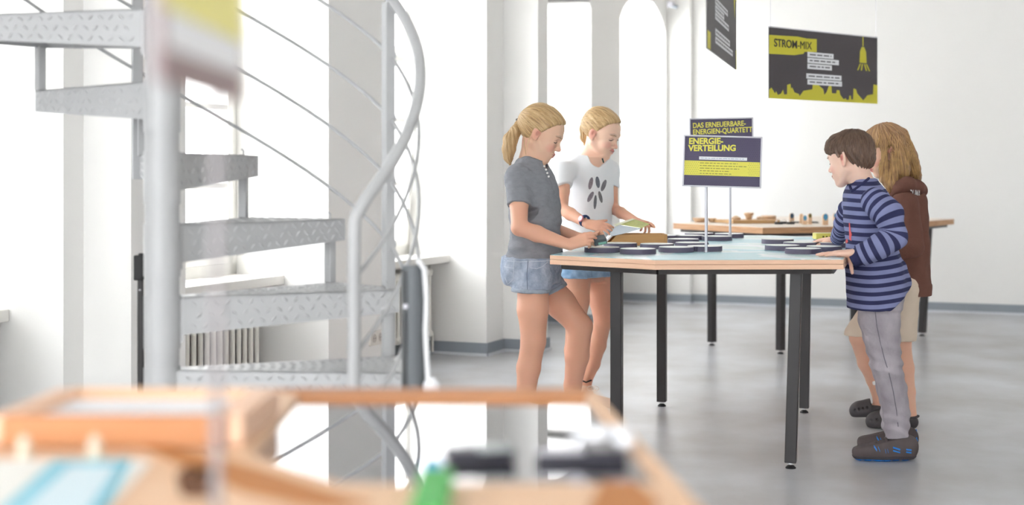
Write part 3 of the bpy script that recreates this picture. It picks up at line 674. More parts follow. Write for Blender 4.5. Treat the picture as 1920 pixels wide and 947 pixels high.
# ------------------------------------------------------------------ smooth solid modelling on a grid (people and clothes)
A3 = lambda v: np.array(tuple(v), dtype=np.float64)
def nrm(v): v = A3(v); return v/np.linalg.norm(v)
class Cap:                                   # tapered capsule; flat=(axis, factor) squeezes it along an axis
    def __init__(s, a, b, ra, rb=None, flat=None): s.a, s.b = A3(a), A3(b); s.ra = ra; s.rb = ra if rb is None else rb; s.flat = flat
    def bb(s): r = max(s.ra, s.rb); return np.minimum(s.a, s.b)-r, np.maximum(s.a, s.b)+r
    def ev(s, X, Y, Z):
        ab = s.b-s.a; L2 = max(ab@ab, 1e-12); px, py, pz = X-s.a[0], Y-s.a[1], Z-s.a[2]
        t = np.clip((px*ab[0]+py*ab[1]+pz*ab[2])/L2, 0, 1); r = s.ra+(s.rb-s.ra)*t
        dx, dy, dz = px-t*ab[0], py-t*ab[1], pz-t*ab[2]
        if s.flat is not None:
            n, k = s.flat; n = nrm(n); q = (dx*n[0]+dy*n[1]+dz*n[2])*(1/k-1); dx, dy, dz = dx+q*n[0], dy+q*n[1], dz+q*n[2]
            return (np.sqrt(dx*dx+dy*dy+dz*dz)-r)*(k*.5+.5)
        return np.sqrt(dx*dx+dy*dy+dz*dz)-r
class Ell:
    def __init__(s, c, r, ax=None): s.c = A3(c); s.r = A3(r); s.ax = np.eye(3) if ax is None else np.array([nrm(v) for v in ax])
    def bb(s): e = np.sqrt(((s.ax*s.r[:, None])**2).sum(0)); return s.c-e, s.c+e
    def ev(s, X, Y, Z):
        p = (X-s.c[0], Y-s.c[1], Z-s.c[2]); k0 = 0; k1 = 0
        for i in range(3):
            q = p[0]*s.ax[i][0]+p[1]*s.ax[i][1]+p[2]*s.ax[i][2]; k0 = k0+(q/s.r[i])**2; k1 = k1+(q/s.r[i]**2)**2
        k0 = np.sqrt(k0); return k0*(k0-1)/np.maximum(np.sqrt(k1), 1e-9)
class Loft:                                  # stack of ellipses (centre, half depth along f, half width along l), sorted by height
    def __init__(s, st, f, l, grow=0, power=2.3, zlo=None, zhi=None):
        st = sorted(st, key=lambda q: q[0][2]); z = np.array([q[0][2] for q in st]); zz = np.linspace(z[0], z[-1], 60)
        def sm(v):
            o = np.interp(zz, z, v); k = np.array([1,2,3,2,1])/9.
            for _ in range(2): o = np.convolve(np.pad(o, 2, mode='edge'), k, 'valid')
            return o
        s.z = zz; s.cx = sm([q[0][0] for q in st]); s.cy = sm([q[0][1] for q in st]); s.a = sm([q[1] for q in st])+grow; s.b = sm([q[2] for q in st])+grow
        s.f, s.l = nrm(f), nrm(l); s.p = power; s.z0 = z[0] if zlo is None else zlo; s.z1 = z[-1] if zhi is None else zhi
    def bb(s):
        m = max(s.a.max(), s.b.max()); return np.array([s.cx.min()-m, s.cy.min()-m, s.z0]), np.array([s.cx.max()+m, s.cy.max()+m, s.z1])
    def ev(s, X, Y, Z):
        z = Z; cx, cy, a, b = (np.interp(z, s.z, v) for v in (s.cx, s.cy, s.a, s.b)); dx, dy = X-cx, Y-cy
        u = np.abs(dx*s.f[0]+dy*s.f[1]); v = np.abs(dx*s.l[0]+dy*s.l[1]); p = s.p
        k = ((u/a)**p+(v/b)**p)**(1/p); d = (k-1)*np.sqrt(u*u+v*v+1e-9)/np.maximum(k, 1e-3)
        d = np.where(k < .3, -np.minimum(a, b)*.7, d)
        return np.maximum(np.maximum(d, z-s.z1), s.z0-z)
def noise3(P, f, seed=0):
    x, y, z = (P[..., i]*f for i in range(3)); s = seed*1.7
    a = np.sin(x*1.0+1.3*np.sin(y*.9+s)+s)+np.sin(y*1.1+1.2*np.sin(z*.8+s*2)+1.1+s)+np.sin(z*1.07+1.4*np.sin(x*.7-s)+2.3)
    b = np.sin(2.1*x+1.7*y+s)*np.sin(1.9*z-1.3*x+s*.5)+np.sin(2.3*y-1.1*z+.7*s)*np.sin(1.7*x+2.2*z)
    return (a+b)/3.5
class Solid:
    def __init__(s, lo, hi, h):
        s.h = h; s.lo = A3(lo); s.n = np.ceil((A3(hi)-s.lo)/h).astype(int)+1; s.F = np.full(s.n, .5, np.float32)
        s.ax = [s.lo[i]+h*np.arange(s.n[i]) for i in range(3)]
    @staticmethod
    def around(prims, h, pad=.02):
        b = [p.bb() for p in prims]; return Solid(np.min([x[0] for x in b], 0)-pad, np.max([x[1] for x in b], 0)+pad, h)
    def _blk(s, p, m):
        lo, hi = p.bb(); i0 = np.maximum(np.floor((lo-m-s.lo)/s.h).astype(int), 0); i1 = np.minimum(np.ceil((hi+m-s.lo)/s.h).astype(int)+1, s.n)
        if (i1 <= i0).any(): return None, None
        sl = tuple(slice(a, b) for a, b in zip(i0, i1)); X = s.ax[0][sl[0]][:, None, None]; Y = s.ax[1][sl[1]][None, :, None]; Z = s.ax[2][sl[2]][None, None, :]
        return sl, (X, Y, Z)
    def add(s, p, k=.01):
        sl, C = s._blk(p, k+3*s.h)
        if sl is None: return s
        d = np.broadcast_to(p.ev(*C), s.F[sl].shape); F = s.F[sl]; hh = np.clip(.5+.5*(F-d)/max(k, 1e-6), 0, 1); s.F[sl] = (F*(1-hh)+d*hh-k*hh*(1-hh)); return s
    def sub(s, p, k=.004):
        sl, C = s._blk(p, k+3*s.h)
        if sl is None: return s
        d = -np.broadcast_to(p.ev(*C), s.F[sl].shape); F = s.F[sl]; hh = np.clip(.5+.5*(d-F)/max(k, 1e-6), 0, 1); s.F[sl] = F*(1-hh)+d*hh+k*hh*(1-hh); return s
    def cut(s, pt, n, k=.003, near=None, rad=.2):      # remove the side n points to
        n = nrm(n); pt = A3(pt); X, Y, Z = s.ax[0][:, None, None], s.ax[1][None, :, None], s.ax[2][None, None, :]
        d = (X-pt[0])*n[0]+(Y-pt[1])*n[1]+(Z-pt[2])*n[2]
        if near is not None:
            q = A3(near); r = np.sqrt((X-q[0])**2+(Y-q[1])**2+(Z-q[2])**2)-rad; d = np.minimum(d, -r)
        d = d.astype(np.float32); hh = np.clip(.5+.5*(d-s.F)/k, 0, 1); s.F = s.F*(1-hh)+d*hh+k*hh*(1-hh); return s
    def fn(s, f, lim=.03):                            # displace near the surface: f(points) -> offset
        m = np.abs(s.F) < lim; i = np.argwhere(m); P = s.lo+i*s.h; s.F[m] += f(P).astype(np.float32); return s
    def mesh(s):
        F = s.F; F[0]=F[-1]=.5; F[:,0]=F[:,-1]=.5; F[:,:,0]=F[:,:,-1]=.5
        ins = F < 0; c = np.zeros(np.array(F.shape)-1, np.int8); cor = [(i,j,k) for i in (0,1) for j in (0,1) for k in (0,1)]
        nx, ny, nz = c.shape
        for i,j,k in cor: c += ins[i:i+nx, j:j+ny, k:k+nz]
        act = np.argwhere((c > 0) & (c < 8)); idx = np.full(c.shape, -1, np.int32); idx[tuple(act.T)] = np.arange(len(act))
        V_ = np.zeros((len(act), 3)); cnt = np.zeros(len(act))
        val = {q: F[act[:,0]+q[0], act[:,1]+q[1], act[:,2]+q[2]].astype(np.float64) for q in cor}
        for a in cor:
            for ax_ in range(3):
                if a[ax_]: continue
                b = list(a); b[ax_] = 1; b = tuple(b); fa, fb = val[a], val[b]; m = (fa < 0) != (fb < 0)
                t = np.where(m, fa/np.where(m, fa-fb, 1), 0); p = np.array(a, float)[None, :].repeat(len(act), 0); p[:, ax_] = t
                V_[m] += p[m]; cnt[m] += 1
        P = s.lo+(act+V_/cnt[:, None])*s.h; quads = []
        for ax_ in range(3):
            b, c_ = [q for q in range(3) if q != ax_]
            A = np.moveaxis(ins, (ax_, b, c_), (0, 1, 2)); I = np.moveaxis(idx, (ax_, b, c_), (0, 1, 2))
            e = A[:-1, 1:-1, 1:-1] != A[1:, 1:-1, 1:-1]; w_ = np.argwhere(e); i, j, k = w_.T
            q = np.stack([I[i, j, k], I[i, j+1, k], I[i, j+1, k+1], I[i, j, k+1]], 1); fl = A[i, j+1, k+1]
            if ax_ == 1: fl = ~fl
            q[~fl] = q[~fl][:, ::-1]; quads.append(q)
        Q = np.concatenate(quads); return P, Q[(Q >= 0).all(1)]
def relax(P, Q, it=2, lam=.5):
    for _ in range(it):
        acc = np.zeros_like(P); n = np.zeros(len(P))
        for a in range(4):
            np.add.at(acc, Q[:, a], P[Q[:, (a+1) % 4]]); np.add.at(n, Q[:, a], 1)
            np.add.at(acc, Q[:, a], P[Q[:, (a+3) % 4]]); np.add.at(n, Q[:, a], 1)
        P = P*(1-lam)+lam*acc/np.maximum(n, 1)[:, None]
    return P
def solid_obj(sd, name, mt, parent, smooth=2, col=None, vec=None, loc=None):
    """sd -> one smooth mesh; col/vec: functions of the points giving a per-point colour / coordinate"""
    P, Q = sd.mesh(); P = relax(P, Q, smooth); off = OFF[parent] if parent is not None else Vector(loc or (0,0,0))
    me = bpy.data.meshes.new(name); n = len(P); me.vertices.add(n); me.vertices.foreach_set('co', (P-A3(off)).astype(np.float32).ravel())
    me.loops.add(len(Q)*4); me.loops.foreach_set('vertex_index', Q.astype(np.int32).ravel()); me.polygons.add(len(Q))
    me.polygons.foreach_set('loop_start', np.arange(0, len(Q)*4, 4, dtype=np.int32))
    me.polygons.foreach_set('use_smooth', np.ones(len(Q), bool)); me.update(calc_edges=True); me.validate()
    me.materials.append(mt)
    if col is not None:
        a = me.color_attributes.new('Col', 'FLOAT_COLOR', 'POINT'); C = np.ones((n, 4), np.float32); C[:, :3] = col(P); a.data.foreach_set('color', C.ravel())
    if vec is not None:
        a = me.attributes.new('strand', 'FLOAT_VECTOR', 'POINT'); a.data.foreach_set('vector', vec(P).astype(np.float32).ravel())
    return link_mesh(name, me, parent, loc)
# ---- materials that read the per-point coordinates
def strand_mat(name, dark, midc, light, fu=60, fv=3, rough=.45, bump=.35):
    m = bpy.data.materials.new(name); m.use_nodes = True; nt = m.node_tree; N = nt.nodes; L = nt.links; b = N['Principled BSDF']; b.inputs['Roughness'].default_value = rough
    a = N.new('ShaderNodeAttribute'); a.attribute_name = 'strand'; mp = N.new('ShaderNodeMapping'); mp.inputs['Scale'].default_value = (fu, fv, 1); L.new(a.outputs['Vector'], mp.inputs[0])
    n = N.new('ShaderNodeTexNoise'); n.inputs['Scale'].default_value = 1; n.inputs['Detail'].default_value = 5; n.inputs['Roughness'].default_value = .65; L.new(mp.outputs[0], n.inputs['Vector'])
    r = N.new('ShaderNodeValToRGB'); e = r.color_ramp.elements; e[0].position = .3; e[0].color = (*lin(dark),1); e[1].position = .7; e[1].color = (*lin(light),1); x = e.new(.5); x.color = (*lin(midc),1)
    L.new(n.outputs[0], r.inputs[0]); L.new(r.outputs[0], b.inputs['Base Color'])
    bp = N.new('ShaderNodeBump'); bp.inputs['Strength'].default_value = bump; bp.inputs['Distance'].default_value = .004; L.new(n.outputs[0], bp.inputs['Height']); L.new(bp.outputs[0], b.inputs['Normal'])
    return m
def stripe_mat(name, dark, light, period=.047, duty=.45):
    m = bpy.data.materials.new(name); m.use_nodes = True; nt = m.node_tree; N = nt.nodes; L = nt.links; b = N['Principled BSDF']; b.inputs['Roughness'].default_value = .85; b.inputs['Specular IOR Level'].default_value = .2
    a = N.new('ShaderNodeAttribute'); a.attribute_name = 'strand'; sx = N.new('ShaderNodeSeparateXYZ'); L.new(a.outputs['Vector'], sx.inputs[0])
    d = N.new('ShaderNodeMath'); d.operation = 'DIVIDE'; d.inputs[1].default_value = period; L.new(sx.outputs[0], d.inputs[0])
    fr = N.new('ShaderNodeMath'); fr.operation = 'FRACT'; L.new(d.outputs[0], fr.inputs[0])
    r = N.new('ShaderNodeValToRGB'); e = r.color_ramp.elements; e[0].position = 0; e[0].color = (*lin(light),1); e[1].position = duty-.02; e[1].color = (*lin(light),1)
    for p, c in ((duty+.02, dark), (.97, dark), (.999, light)): x = e.new(p); x.color = (*lin(c),1)
    L.new(fr.outputs[0], r.inputs[0])
    tc = N.new('ShaderNodeTexCoord'); n = N.new('ShaderNodeTexNoise'); n.inputs['Scale'].default_value = 14; n.inputs['Detail'].default_value = 8; L.new(tc.outputs['Object'], n.inputs['Vector'])
    mx = N.new('ShaderNodeMix'); mx.data_type = 'RGBA'; mx.blend_type = 'MULTIPLY'; mx.inputs[0].default_value = .3; L.new(r.outputs[0], mx.inputs[6]); L.new(n.outputs[0], mx.inputs[7]); L.new(mx.outputs[2], b.inputs['Base Color'])
    return m
SKIN = mat('skin', (232,186,160), .5, attr='Col', sss=.12, spec=.35, bump=.04, bscale=300)
BLOND = strand_mat('blond hair', (142,110,72), (196,160,112), (230,204,158), fu=14, fv=2.2)
BROWNH = strand_mat('brown hair', (66,48,40), (104,80,66), (142,114,94), fu=12, fv=2.5)
LONGH = strand_mat('long dark blond hair', (112,80,54), (164,124,88), (222,184,134), fu=10, fv=2.0)
GREYT = mat('grey jersey', (146,147,153), .9, var=.14, vscale=30, bump=.25, bscale=60, stretch=(1,1,2), spec=.2)
WHITET = mat('white jersey', (240,240,242), .85, spec=.2)
DENIM = mat('washed denim', (192,200,214), .85, rgb2=(148,160,182), vscale=26, bump=.4, bscale=110, spec=.2)
DENIML = mat('light denim', (176,206,232), .85, rgb2=(128,164,204), vscale=22, bump=.3, bscale=90, spec=.2)
GREYJ = mat('grey jeans', (188,181,187), .85, rgb2=(152,145,152), vscale=9, stretch=(1,1,.6), bump=.4, bscale=70, spec=.2)
BROWN = mat('brown fleece', (120,84,74), .95, var=.1, vscale=20, bump=.25, bscale=160, spec=.15)
CREAM = mat('cream cotton', (232,214,194), .9, var=.06, spec=.2)
NAVY = mat('navy rib', (52,54,88), .9, spec=.2, bump=.2, bscale=200)
STRIPE = stripe_mat('blue stripes', (56,58,94), (142,147,190), .0350, .5)
LASH = mat('lash', (70,48,40), .7)
HTIE = mat('hair tie', (40,38,44), .7)
# ---- head, hand, foot builders
def frame(yaw, pitch, roll=0):
    """yaw: 0 faces +X, positive turns left (away from viewer is +90); pitch down positive"""
    M = Matrix.Rotation(R(yaw), 3, 'Z') @ Matrix.Rotation(R(pitch), 3, 'Y') @ Matrix.Rotation(R(roll), 3, 'X'); return np.array(M)
class Head:
    def __init__(s, earpx, Y, side, yaw, pitch, roll=0, sc=1.0, ear=1.0, flare=18):
        s.ear = ear; s.flare = flare; s.side = side; s.M = frame(yaw, pitch, roll); s.sc = sc; e = s.M @ (np.array([-.003, .074*side, -.005])*sc)
        c = A3(at(earpx[0], earpx[1], Y+e[1])); s.c = c-e
    def w(s, q): return s.c+s.M @ (np.array(q)*s.sc)
    def loc(s, P): return ((P-s.c) @ s.M)/s.sc
    def axes(s, rx=0, ry=0, rz=0):
        E = np.array(Matrix.Rotation(R(rz), 3, 'Z') @ Matrix.Rotation(R(ry), 3, 'Y') @ Matrix.Rotation(R(rx), 3, 'X')); return (s.M @ E).T
    def ell(s, c, r, **k): return Ell(s.w(c), np.array(r)*s.sc, s.axes(**k))
    def cap(s, a, b, ra, rb=None): return Cap(s.w(a), s.w(b), ra*s.sc, (ra if rb is None else rb)*s.sc)
    def cranium(s, g=0): return [(s.ell((-.014,0,.036), (.094+g,.074+g,.084+g)), .01), (s.ell((.041,0,.034), (.052+g,.060+g,.058+g)), .03)]
    def build(s, sd):
        for p, k in s.cranium(): sd.add(p, k)
        sd.add(s.ell((.036,0,-.03), (.052,.053,.072)), .03)
        for q in (-1, 1):
            sd.add(s.cap((-.002,.052*q,-.05), (.062,.014*q,-.098), .017, .013), .025)
            sd.add(s.ell((.060,.032*q,-.034), (.024,.022,.024)), .02)
        sd.add(s.ell((.070,0,-.100), (.017,.02,.014)), .018)
        sd.add(s.ell((.070,0,-.066), (.024,.028,.022)), .018)
        for q in (-1, 1): sd.sub(s.ell((.097,.031*q,-.001), (.013,.016,.011)), .016)
        sd.add(s.cap((.088,0,.018), (.084,.036,.021), .007, .006), .016); sd.add(s.cap((.088,0,.018), (.084,-.036,.021), .007, .006), .016)
        for q in (-1, 1): sd.add(s.ell((.073,.031*q,-.004), (.0135,.0155,.0115)), .005)
        sd.add(s.cap((.086,0,.006), (.1065,0,-.030), .0062, .0082), .012)
        sd.add(s.ell((.105,0,-.033), (.0095,.0095,.008)), .008)
        for q in (-1, 1): sd.add(s.ell((.096,.0115*q,-.037), (.009,.0065,.0065)), .006)
        sd.add(s.ell((.0925,0,-.0595), (.009,.021,.0058), ry=10), .005); sd.add(s.ell((.0905,0,-.0705), (.009,.0175,.0066)), .005)
        sd.sub(s.cap((.101,.016,-.0652), (.101,-.016,-.0652), .0022), .003)
        for q in (-1, 1):
            e, fl = s.ear, s.flare
            sd.add(s.ell((-.006,.076*q+.004*(e-1)*q,-.004), (.019*e,.0075,.031*e), ry=-8, rz=-fl*q), .006)
            sd.add(s.ell((.002,.073*q,-.027*e), (.008,.006,.009)), .006)
            sd.sub(s.ell((-.001,.0865*q,.002), (.0115*e,.0075,.019*e), ry=-8, rz=-fl*q), .003)
            sd.add(s.cap((.006,.073*q,-.006), (.006,.076*q,.002), .005), .003)
            sd.add(s.cap((-.009,.0775*q,-.012), (-.006,.0775*q,.014), .0028), .003)
        return s
    def skincol(s, base, blush=(236,150,136), lips=(214,120,116), ear=(236,140,124), tan=(235,178,150)):  # tan: deeper tone below the chin, suntan and leg shade together in the colour
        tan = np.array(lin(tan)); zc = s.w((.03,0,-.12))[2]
        base, blush, lips, ear = (np.array(lin(c)) for c in (base, blush, lips, ear))
        def f(P):
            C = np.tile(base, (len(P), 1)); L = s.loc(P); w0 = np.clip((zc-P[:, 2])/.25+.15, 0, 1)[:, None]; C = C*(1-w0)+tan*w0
            def blob(c, r, col, amt):
                d = (((L-np.array(c))/np.array(r))**2).sum(1); w_ = (np.clip(1.4-d, 0, 1)*amt)[:, None]; C[:] = C*(1-w_)+col*w_
            for q in (-1, 1): blob((.07,.036*q,-.036), (.03,.022,.022), blush, .45); blob((-.003,.076*q,-.004), (.022,.014,.034), ear, .4); blob((.001,.077*q,.0), (.008,.012,.013), ear*.55, .6)
            blob((.108,0,-.034), (.012,.014,.012), blush, .35)
            blob((.0975,0,-.0595), (.009,.0205,.0055), lips, .9); blob((.0955,0,-.071), (.009,.0175,.0062), lips, .9)
            for q in (-1, 1):
                for t in np.linspace(0, 1, 6): blob((.092-.012*t,(.016+.03*t)*q,.0225+.005*math.sin(t*3)), (.012,.006,.0035), base*.55, .5)
            return C
        return f
    def onface(s, body, y, z, lift=.0004):
        from mathutils.bvhtree import BVHTree
        if not hasattr(s, 'bv'): s.bv = BVHTree.FromObject(body, bpy.context.evaluated_depsgraph_get()); s.o0 = OFF[body]
        o = Vector(s.w((.16, y, z))); d = -Vector(s.M[:, 0]); h = s.bv.ray_cast(o-s.o0, d)
        return h[0]+s.o0-d*lift
    def lashes(s, body, lidc=(196,140,118), brow=(168,124,92)):
        root = body.parent; lid = mat('eyelid shade %d%d%d' % lidc, lidc, .6); br = mat('brow %d%d%d' % brow, brow, .7)
        for q in (-1, 1):
            T = np.linspace(-1, 1, 11)
            m = MB(); m.tube([s.onface(body, q*(.031+.0145*t), -.0085+.003*t*t-.002*t) for t in T], [(.0007+.0016*(1-t*t)**.5) for t in T], 6); m.build('eyelashes', LASH, root)
            m = MB(); m.tube([s.onface(body, q*(.031+.015*t), .0035-.004*t*t) for t in T], [.0004+.0006*(1-t*t)**.5 for t in T], 6); m.build('eyelid_crease', lid, root)
            m = MB(); m.tube([s.onface(body, q*(.032+.017*t), .0215-.004*t*t+.001*t) for t in T], [.0006+.0013*(1-t*t)**.5 for t in T], 6); m.build('eyebrow', br, root)
            m = MB(); m.tube([s.onface(body, q*(.006+.003*t), -.0405-.001*t*t) for t in T], .0008, 6); m.build('nostril', mat('nostril', (150,84,74), .7), root)
        T = np.linspace(-1, 1, 15); m = MB(); m.tube([s.onface(body, .022*t, -.0652+.003*t*t) for t in T], [.0004+.0011*(1-t*t)**.5 for t in T], 6); m.build('mouth_line', mat('mouth line', (140,62,62), .6), root)
def hand(W, d, n, thumb, L=.15, curl=(10,20,15), spread=4, tcurl=0, tdir=None, fing=None, rad=1.0):
    """W wrist, d towards knuckles, n out of the palm, thumb=+1/-1 picks the side n x d"""
    W, d, n = A3(W), nrm(d), A3(n); n = n-d*(n@d); n = nrm(n); sd_ = np.cross(n, d)*thumb; k = L/.165; out = []
    kn = []
    for i, (o, a) in enumerate(((.024,.079),(.008,.083),(-.008,.079),(-.023,.071))):
        kn.append(W+d*a*k+sd_*o*k); out.append((Cap(W+sd_*o*k*.55+d*.008, kn[-1], .013*k, .0098*k), .012))
    out.append((Cap(W+d*.035*k+n*.004, W+d*.062*k+n*.002, .019*k, .017*k, (n, .7)), .012))
    for i, (o, ln) in enumerate(((1,.066),(.3,.074),(-.4,.069),(-1.1,.053))):
        c = (fing[i] if fing else curl); p = kn[i]; ang = 0; sp = R(spread*o)
        for j, fr in enumerate((.44,.31,.25)):
            ang += R(c[j]); e = d*math.cos(sp)+sd_*math.sin(sp); v = e*math.cos(ang)+n*math.sin(ang); q = p+v*ln*k*fr
            out.append((Cap(p, q, (.0082-.0007*j)*k*rad, (.0076-.0008*j)*k*rad), .0025)); p = q
    b = W+d*.022*k+sd_*.016*k+n*.004*k; td = nrm(tdir) if tdir is not None else nrm(d*.72+sd_*.62+n*.35)
    m1 = b+td*.036*k; t2 = nrm(td*math.cos(R(tcurl))+(d*.8-sd_*.3+n*.3)*math.sin(R(tcurl)+1e-6)); m2 = m1+t2*.028*k; m3 = m2+t2*.02*k
    out += [(Cap(b, m1, .0135*k, .0095*k), .008), (Cap(m1, m2, .0092*k, .0082*k), .003), (Cap(m2, m3, .0082*k, .0068*k), .002)]
    return out
def chain(pts, rs, k=.012): return [(Cap(a, b, ra, rb), k) for a, b, ra, rb in zip(pts[:-1], pts[1:], rs[:-1], rs[1:])]
def loftpx(rows, Y, f, l, b_half):
    """rows: (y, xleft, xright, half width along l); the depth along f comes from the outline"""
    st = []; f, l = nrm(f), nrm(l)
    for (y, x0, x1, bw) in rows:
        e = (x1-x0)/2*Y/FPX; a = math.sqrt(max(e*e-(bw*l[0])**2, .04**2))/abs(f[0]); st.append((A3(at((x0+x1)/2, y, Y)), a, bw))
    return st
def grow(st, g): return [(c, a+g, b+g) for c, a, b in st]
def polyparam(P, pts):
    """distance along a smoothed polyline through pts, taken at the nearest point"""
    q = [A3(p) for p in pts]; q = [2*q[0]-q[1]]+q+[2*q[-1]-q[-2]]; q = [q[0]]+q+[q[-1]]; path = []
    for i in range(1, len(q)-2):
        for t in np.linspace(0, 1, 8, endpoint=False):
            path.append(.5*((2*q[i])+(q[i+1]-q[i-1])*t+(2*q[i-1]-5*q[i]+4*q[i+1]-q[i+2])*t*t+(3*q[i]-q[i-1]-3*q[i+1]+q[i+2])*t**3))
    path = np.array(path); acc = 0; D = []; SL = []
    for a, b in zip(path[:-1], path[1:]):
        ab = b-a; L = np.linalg.norm(ab)
        if L < 1e-6: continue
        t = np.clip(((P-a)@ab)/L**2, 0, 1); D.append(np.linalg.norm(P-(a+t[:, None]*ab), axis=1)); SL.append(acc+t*L); acc += L
    D = np.array(D); SL = np.array(SL); w_ = np.exp(-((D-D.min(0))/.004)**2); return (w_*SL).sum(0)/w_.sum(0)
def surf_line(o, pxs, r, mt, name, n=4, lift=.0006, flat=False):
    """a seam or trim laid on the visible side of a mesh, through photo pixels"""
    from mathutils.bvhtree import BVHTree
    bv = BVHTree.FromObject(o, bpy.context.evaluated_depsgraph_get()); o0 = OFF[o]; cam0 = Vector((0,0,CAMZ)); out = []
    for (a, b) in zip(pxs[:-1], pxs[1:]):
        for i in range(n+1 if b == pxs[-1] else n):
            t = i/n; x, y = a[0]+(b[0]-a[0])*t, a[1]+(b[1]-a[1])*t; h = bv.ray_cast(cam0-o0, (at(x, y, 6)-cam0).normalized())
            if h[0] is not None: out.append(h[0]+o0+h[1]*lift)
    out = [p for i, p in enumerate(out) if i == 0 or (p-out[i-1]).length < .08]
    if len(out) > 2: m = MB(); m.tube(out, r, 6); return m.build(name, mt, o)
def strands(hd, hair, paths, mt, r=.0009, lift=(.0,.0035), seed=1, c0=(-.005,0,.03), name='loose_strands'):
    """fine hairs laid over the hair mass; paths: lists of directions from the head centre"""
    from mathutils.bvhtree import BVHTree
    bv = BVHTree.FromObject(hair, bpy.context.evaluated_depsgraph_get()); o0 = OFF[hair]; C0 = Vector(hd.w(c0)); rr = random.Random(seed); m = MB()
    for dirs in paths:
        pts = []; l0 = rr.uniform(*lift); rad = r*rr.uniform(.6, 1.3)
        for i, u in enumerate(dirs):
            d = Vector(hd.M @ np.array(u)).normalized(); h = bv.ray_cast(C0+d*.3-o0, -d)
            if h[0] is None or (h[0]+o0-C0).length < .05: continue
            pts.append(h[0]+o0+d*(l0*math.sin(math.pi*min(1, (i+.6)/len(dirs)))+.0003))
        if len(pts) > 3: m.tube(pts, [rad*(.35+.65*math.sin(math.pi*(i+.5)/len(pts))) for i in range(len(pts))], 4)
    o = m.build(name, mt, hair, fix=False); o['kind'] = 'stuff'; return o
def slerp(a, b, t):
    a = nrm(a); b = nrm(b); w_ = math.acos(max(-1, min(1, float(a@b)))); 
    return a if w_ < 1e-4 else (a*math.sin((1-t)*w_)+b*math.sin(t*w_))/math.sin(w_)
def tied_paths(tie, line, n, seed):
    """from the hairline (local x, z points, mirrored) back to the tie"""
    r = random.Random(seed); out = []; xs = [p[0] for p in line]
    for _ in range(n):
        k = r.random(); j = min(int(k*(len(line)-1)), len(line)-2); f_ = k*(len(line)-1)-j
        x = line[j][0]*(1-f_)+line[j+1][0]*f_; z = line[j][1]*(1-f_)+line[j+1][1]*f_; y = line[j][2]*(1-f_)+line[j+1][2]*f_
        y *= r.choice((-1, 1)); a = np.array([x+.005, y, z-.03+r.uniform(0,.006)]); b = np.array(tie)-np.array([-.005,0,.03])+np.array([0, r.uniform(-.01,.01), r.uniform(-.01,.01)])
        t0 = r.uniform(0, .5) if r.random() < .6 else 0; t1 = r.uniform(.7, 1); out.append([slerp(a, b, t0+(t1-t0)*i/11) for i in range(12)])
    return out

def taper(hd, line, amt=.009, w_=.014, x0=.015):
    xs, zs = zip(*line)
    def f(P):
        L = hd.loc(P); dz = L[:, 2]-np.interp(L[:, 0], xs, zs); return amt*np.exp(-(np.clip(dz, 0, 1)/w_)**2)*np.clip((L[:, 0]-x0)/.02, 0, 1)
    return f
# ------------------------------------------------------------------ people
HB, HC = .0030, .0042
def person(label, p): return thing('person', label, 'person', p)
def foot(sd, ank, d, L=.2, toe=.0):
    d = nrm(d); a = A3(ank); g = np.array([a[0], a[1], .03]); sd.add(Cap(a, g-d*.02, .034, .034), .02); sd.add(Cap(g-d*.03, g+d*L*.62, .032, .024, ((0,0,1), .8)), .02)
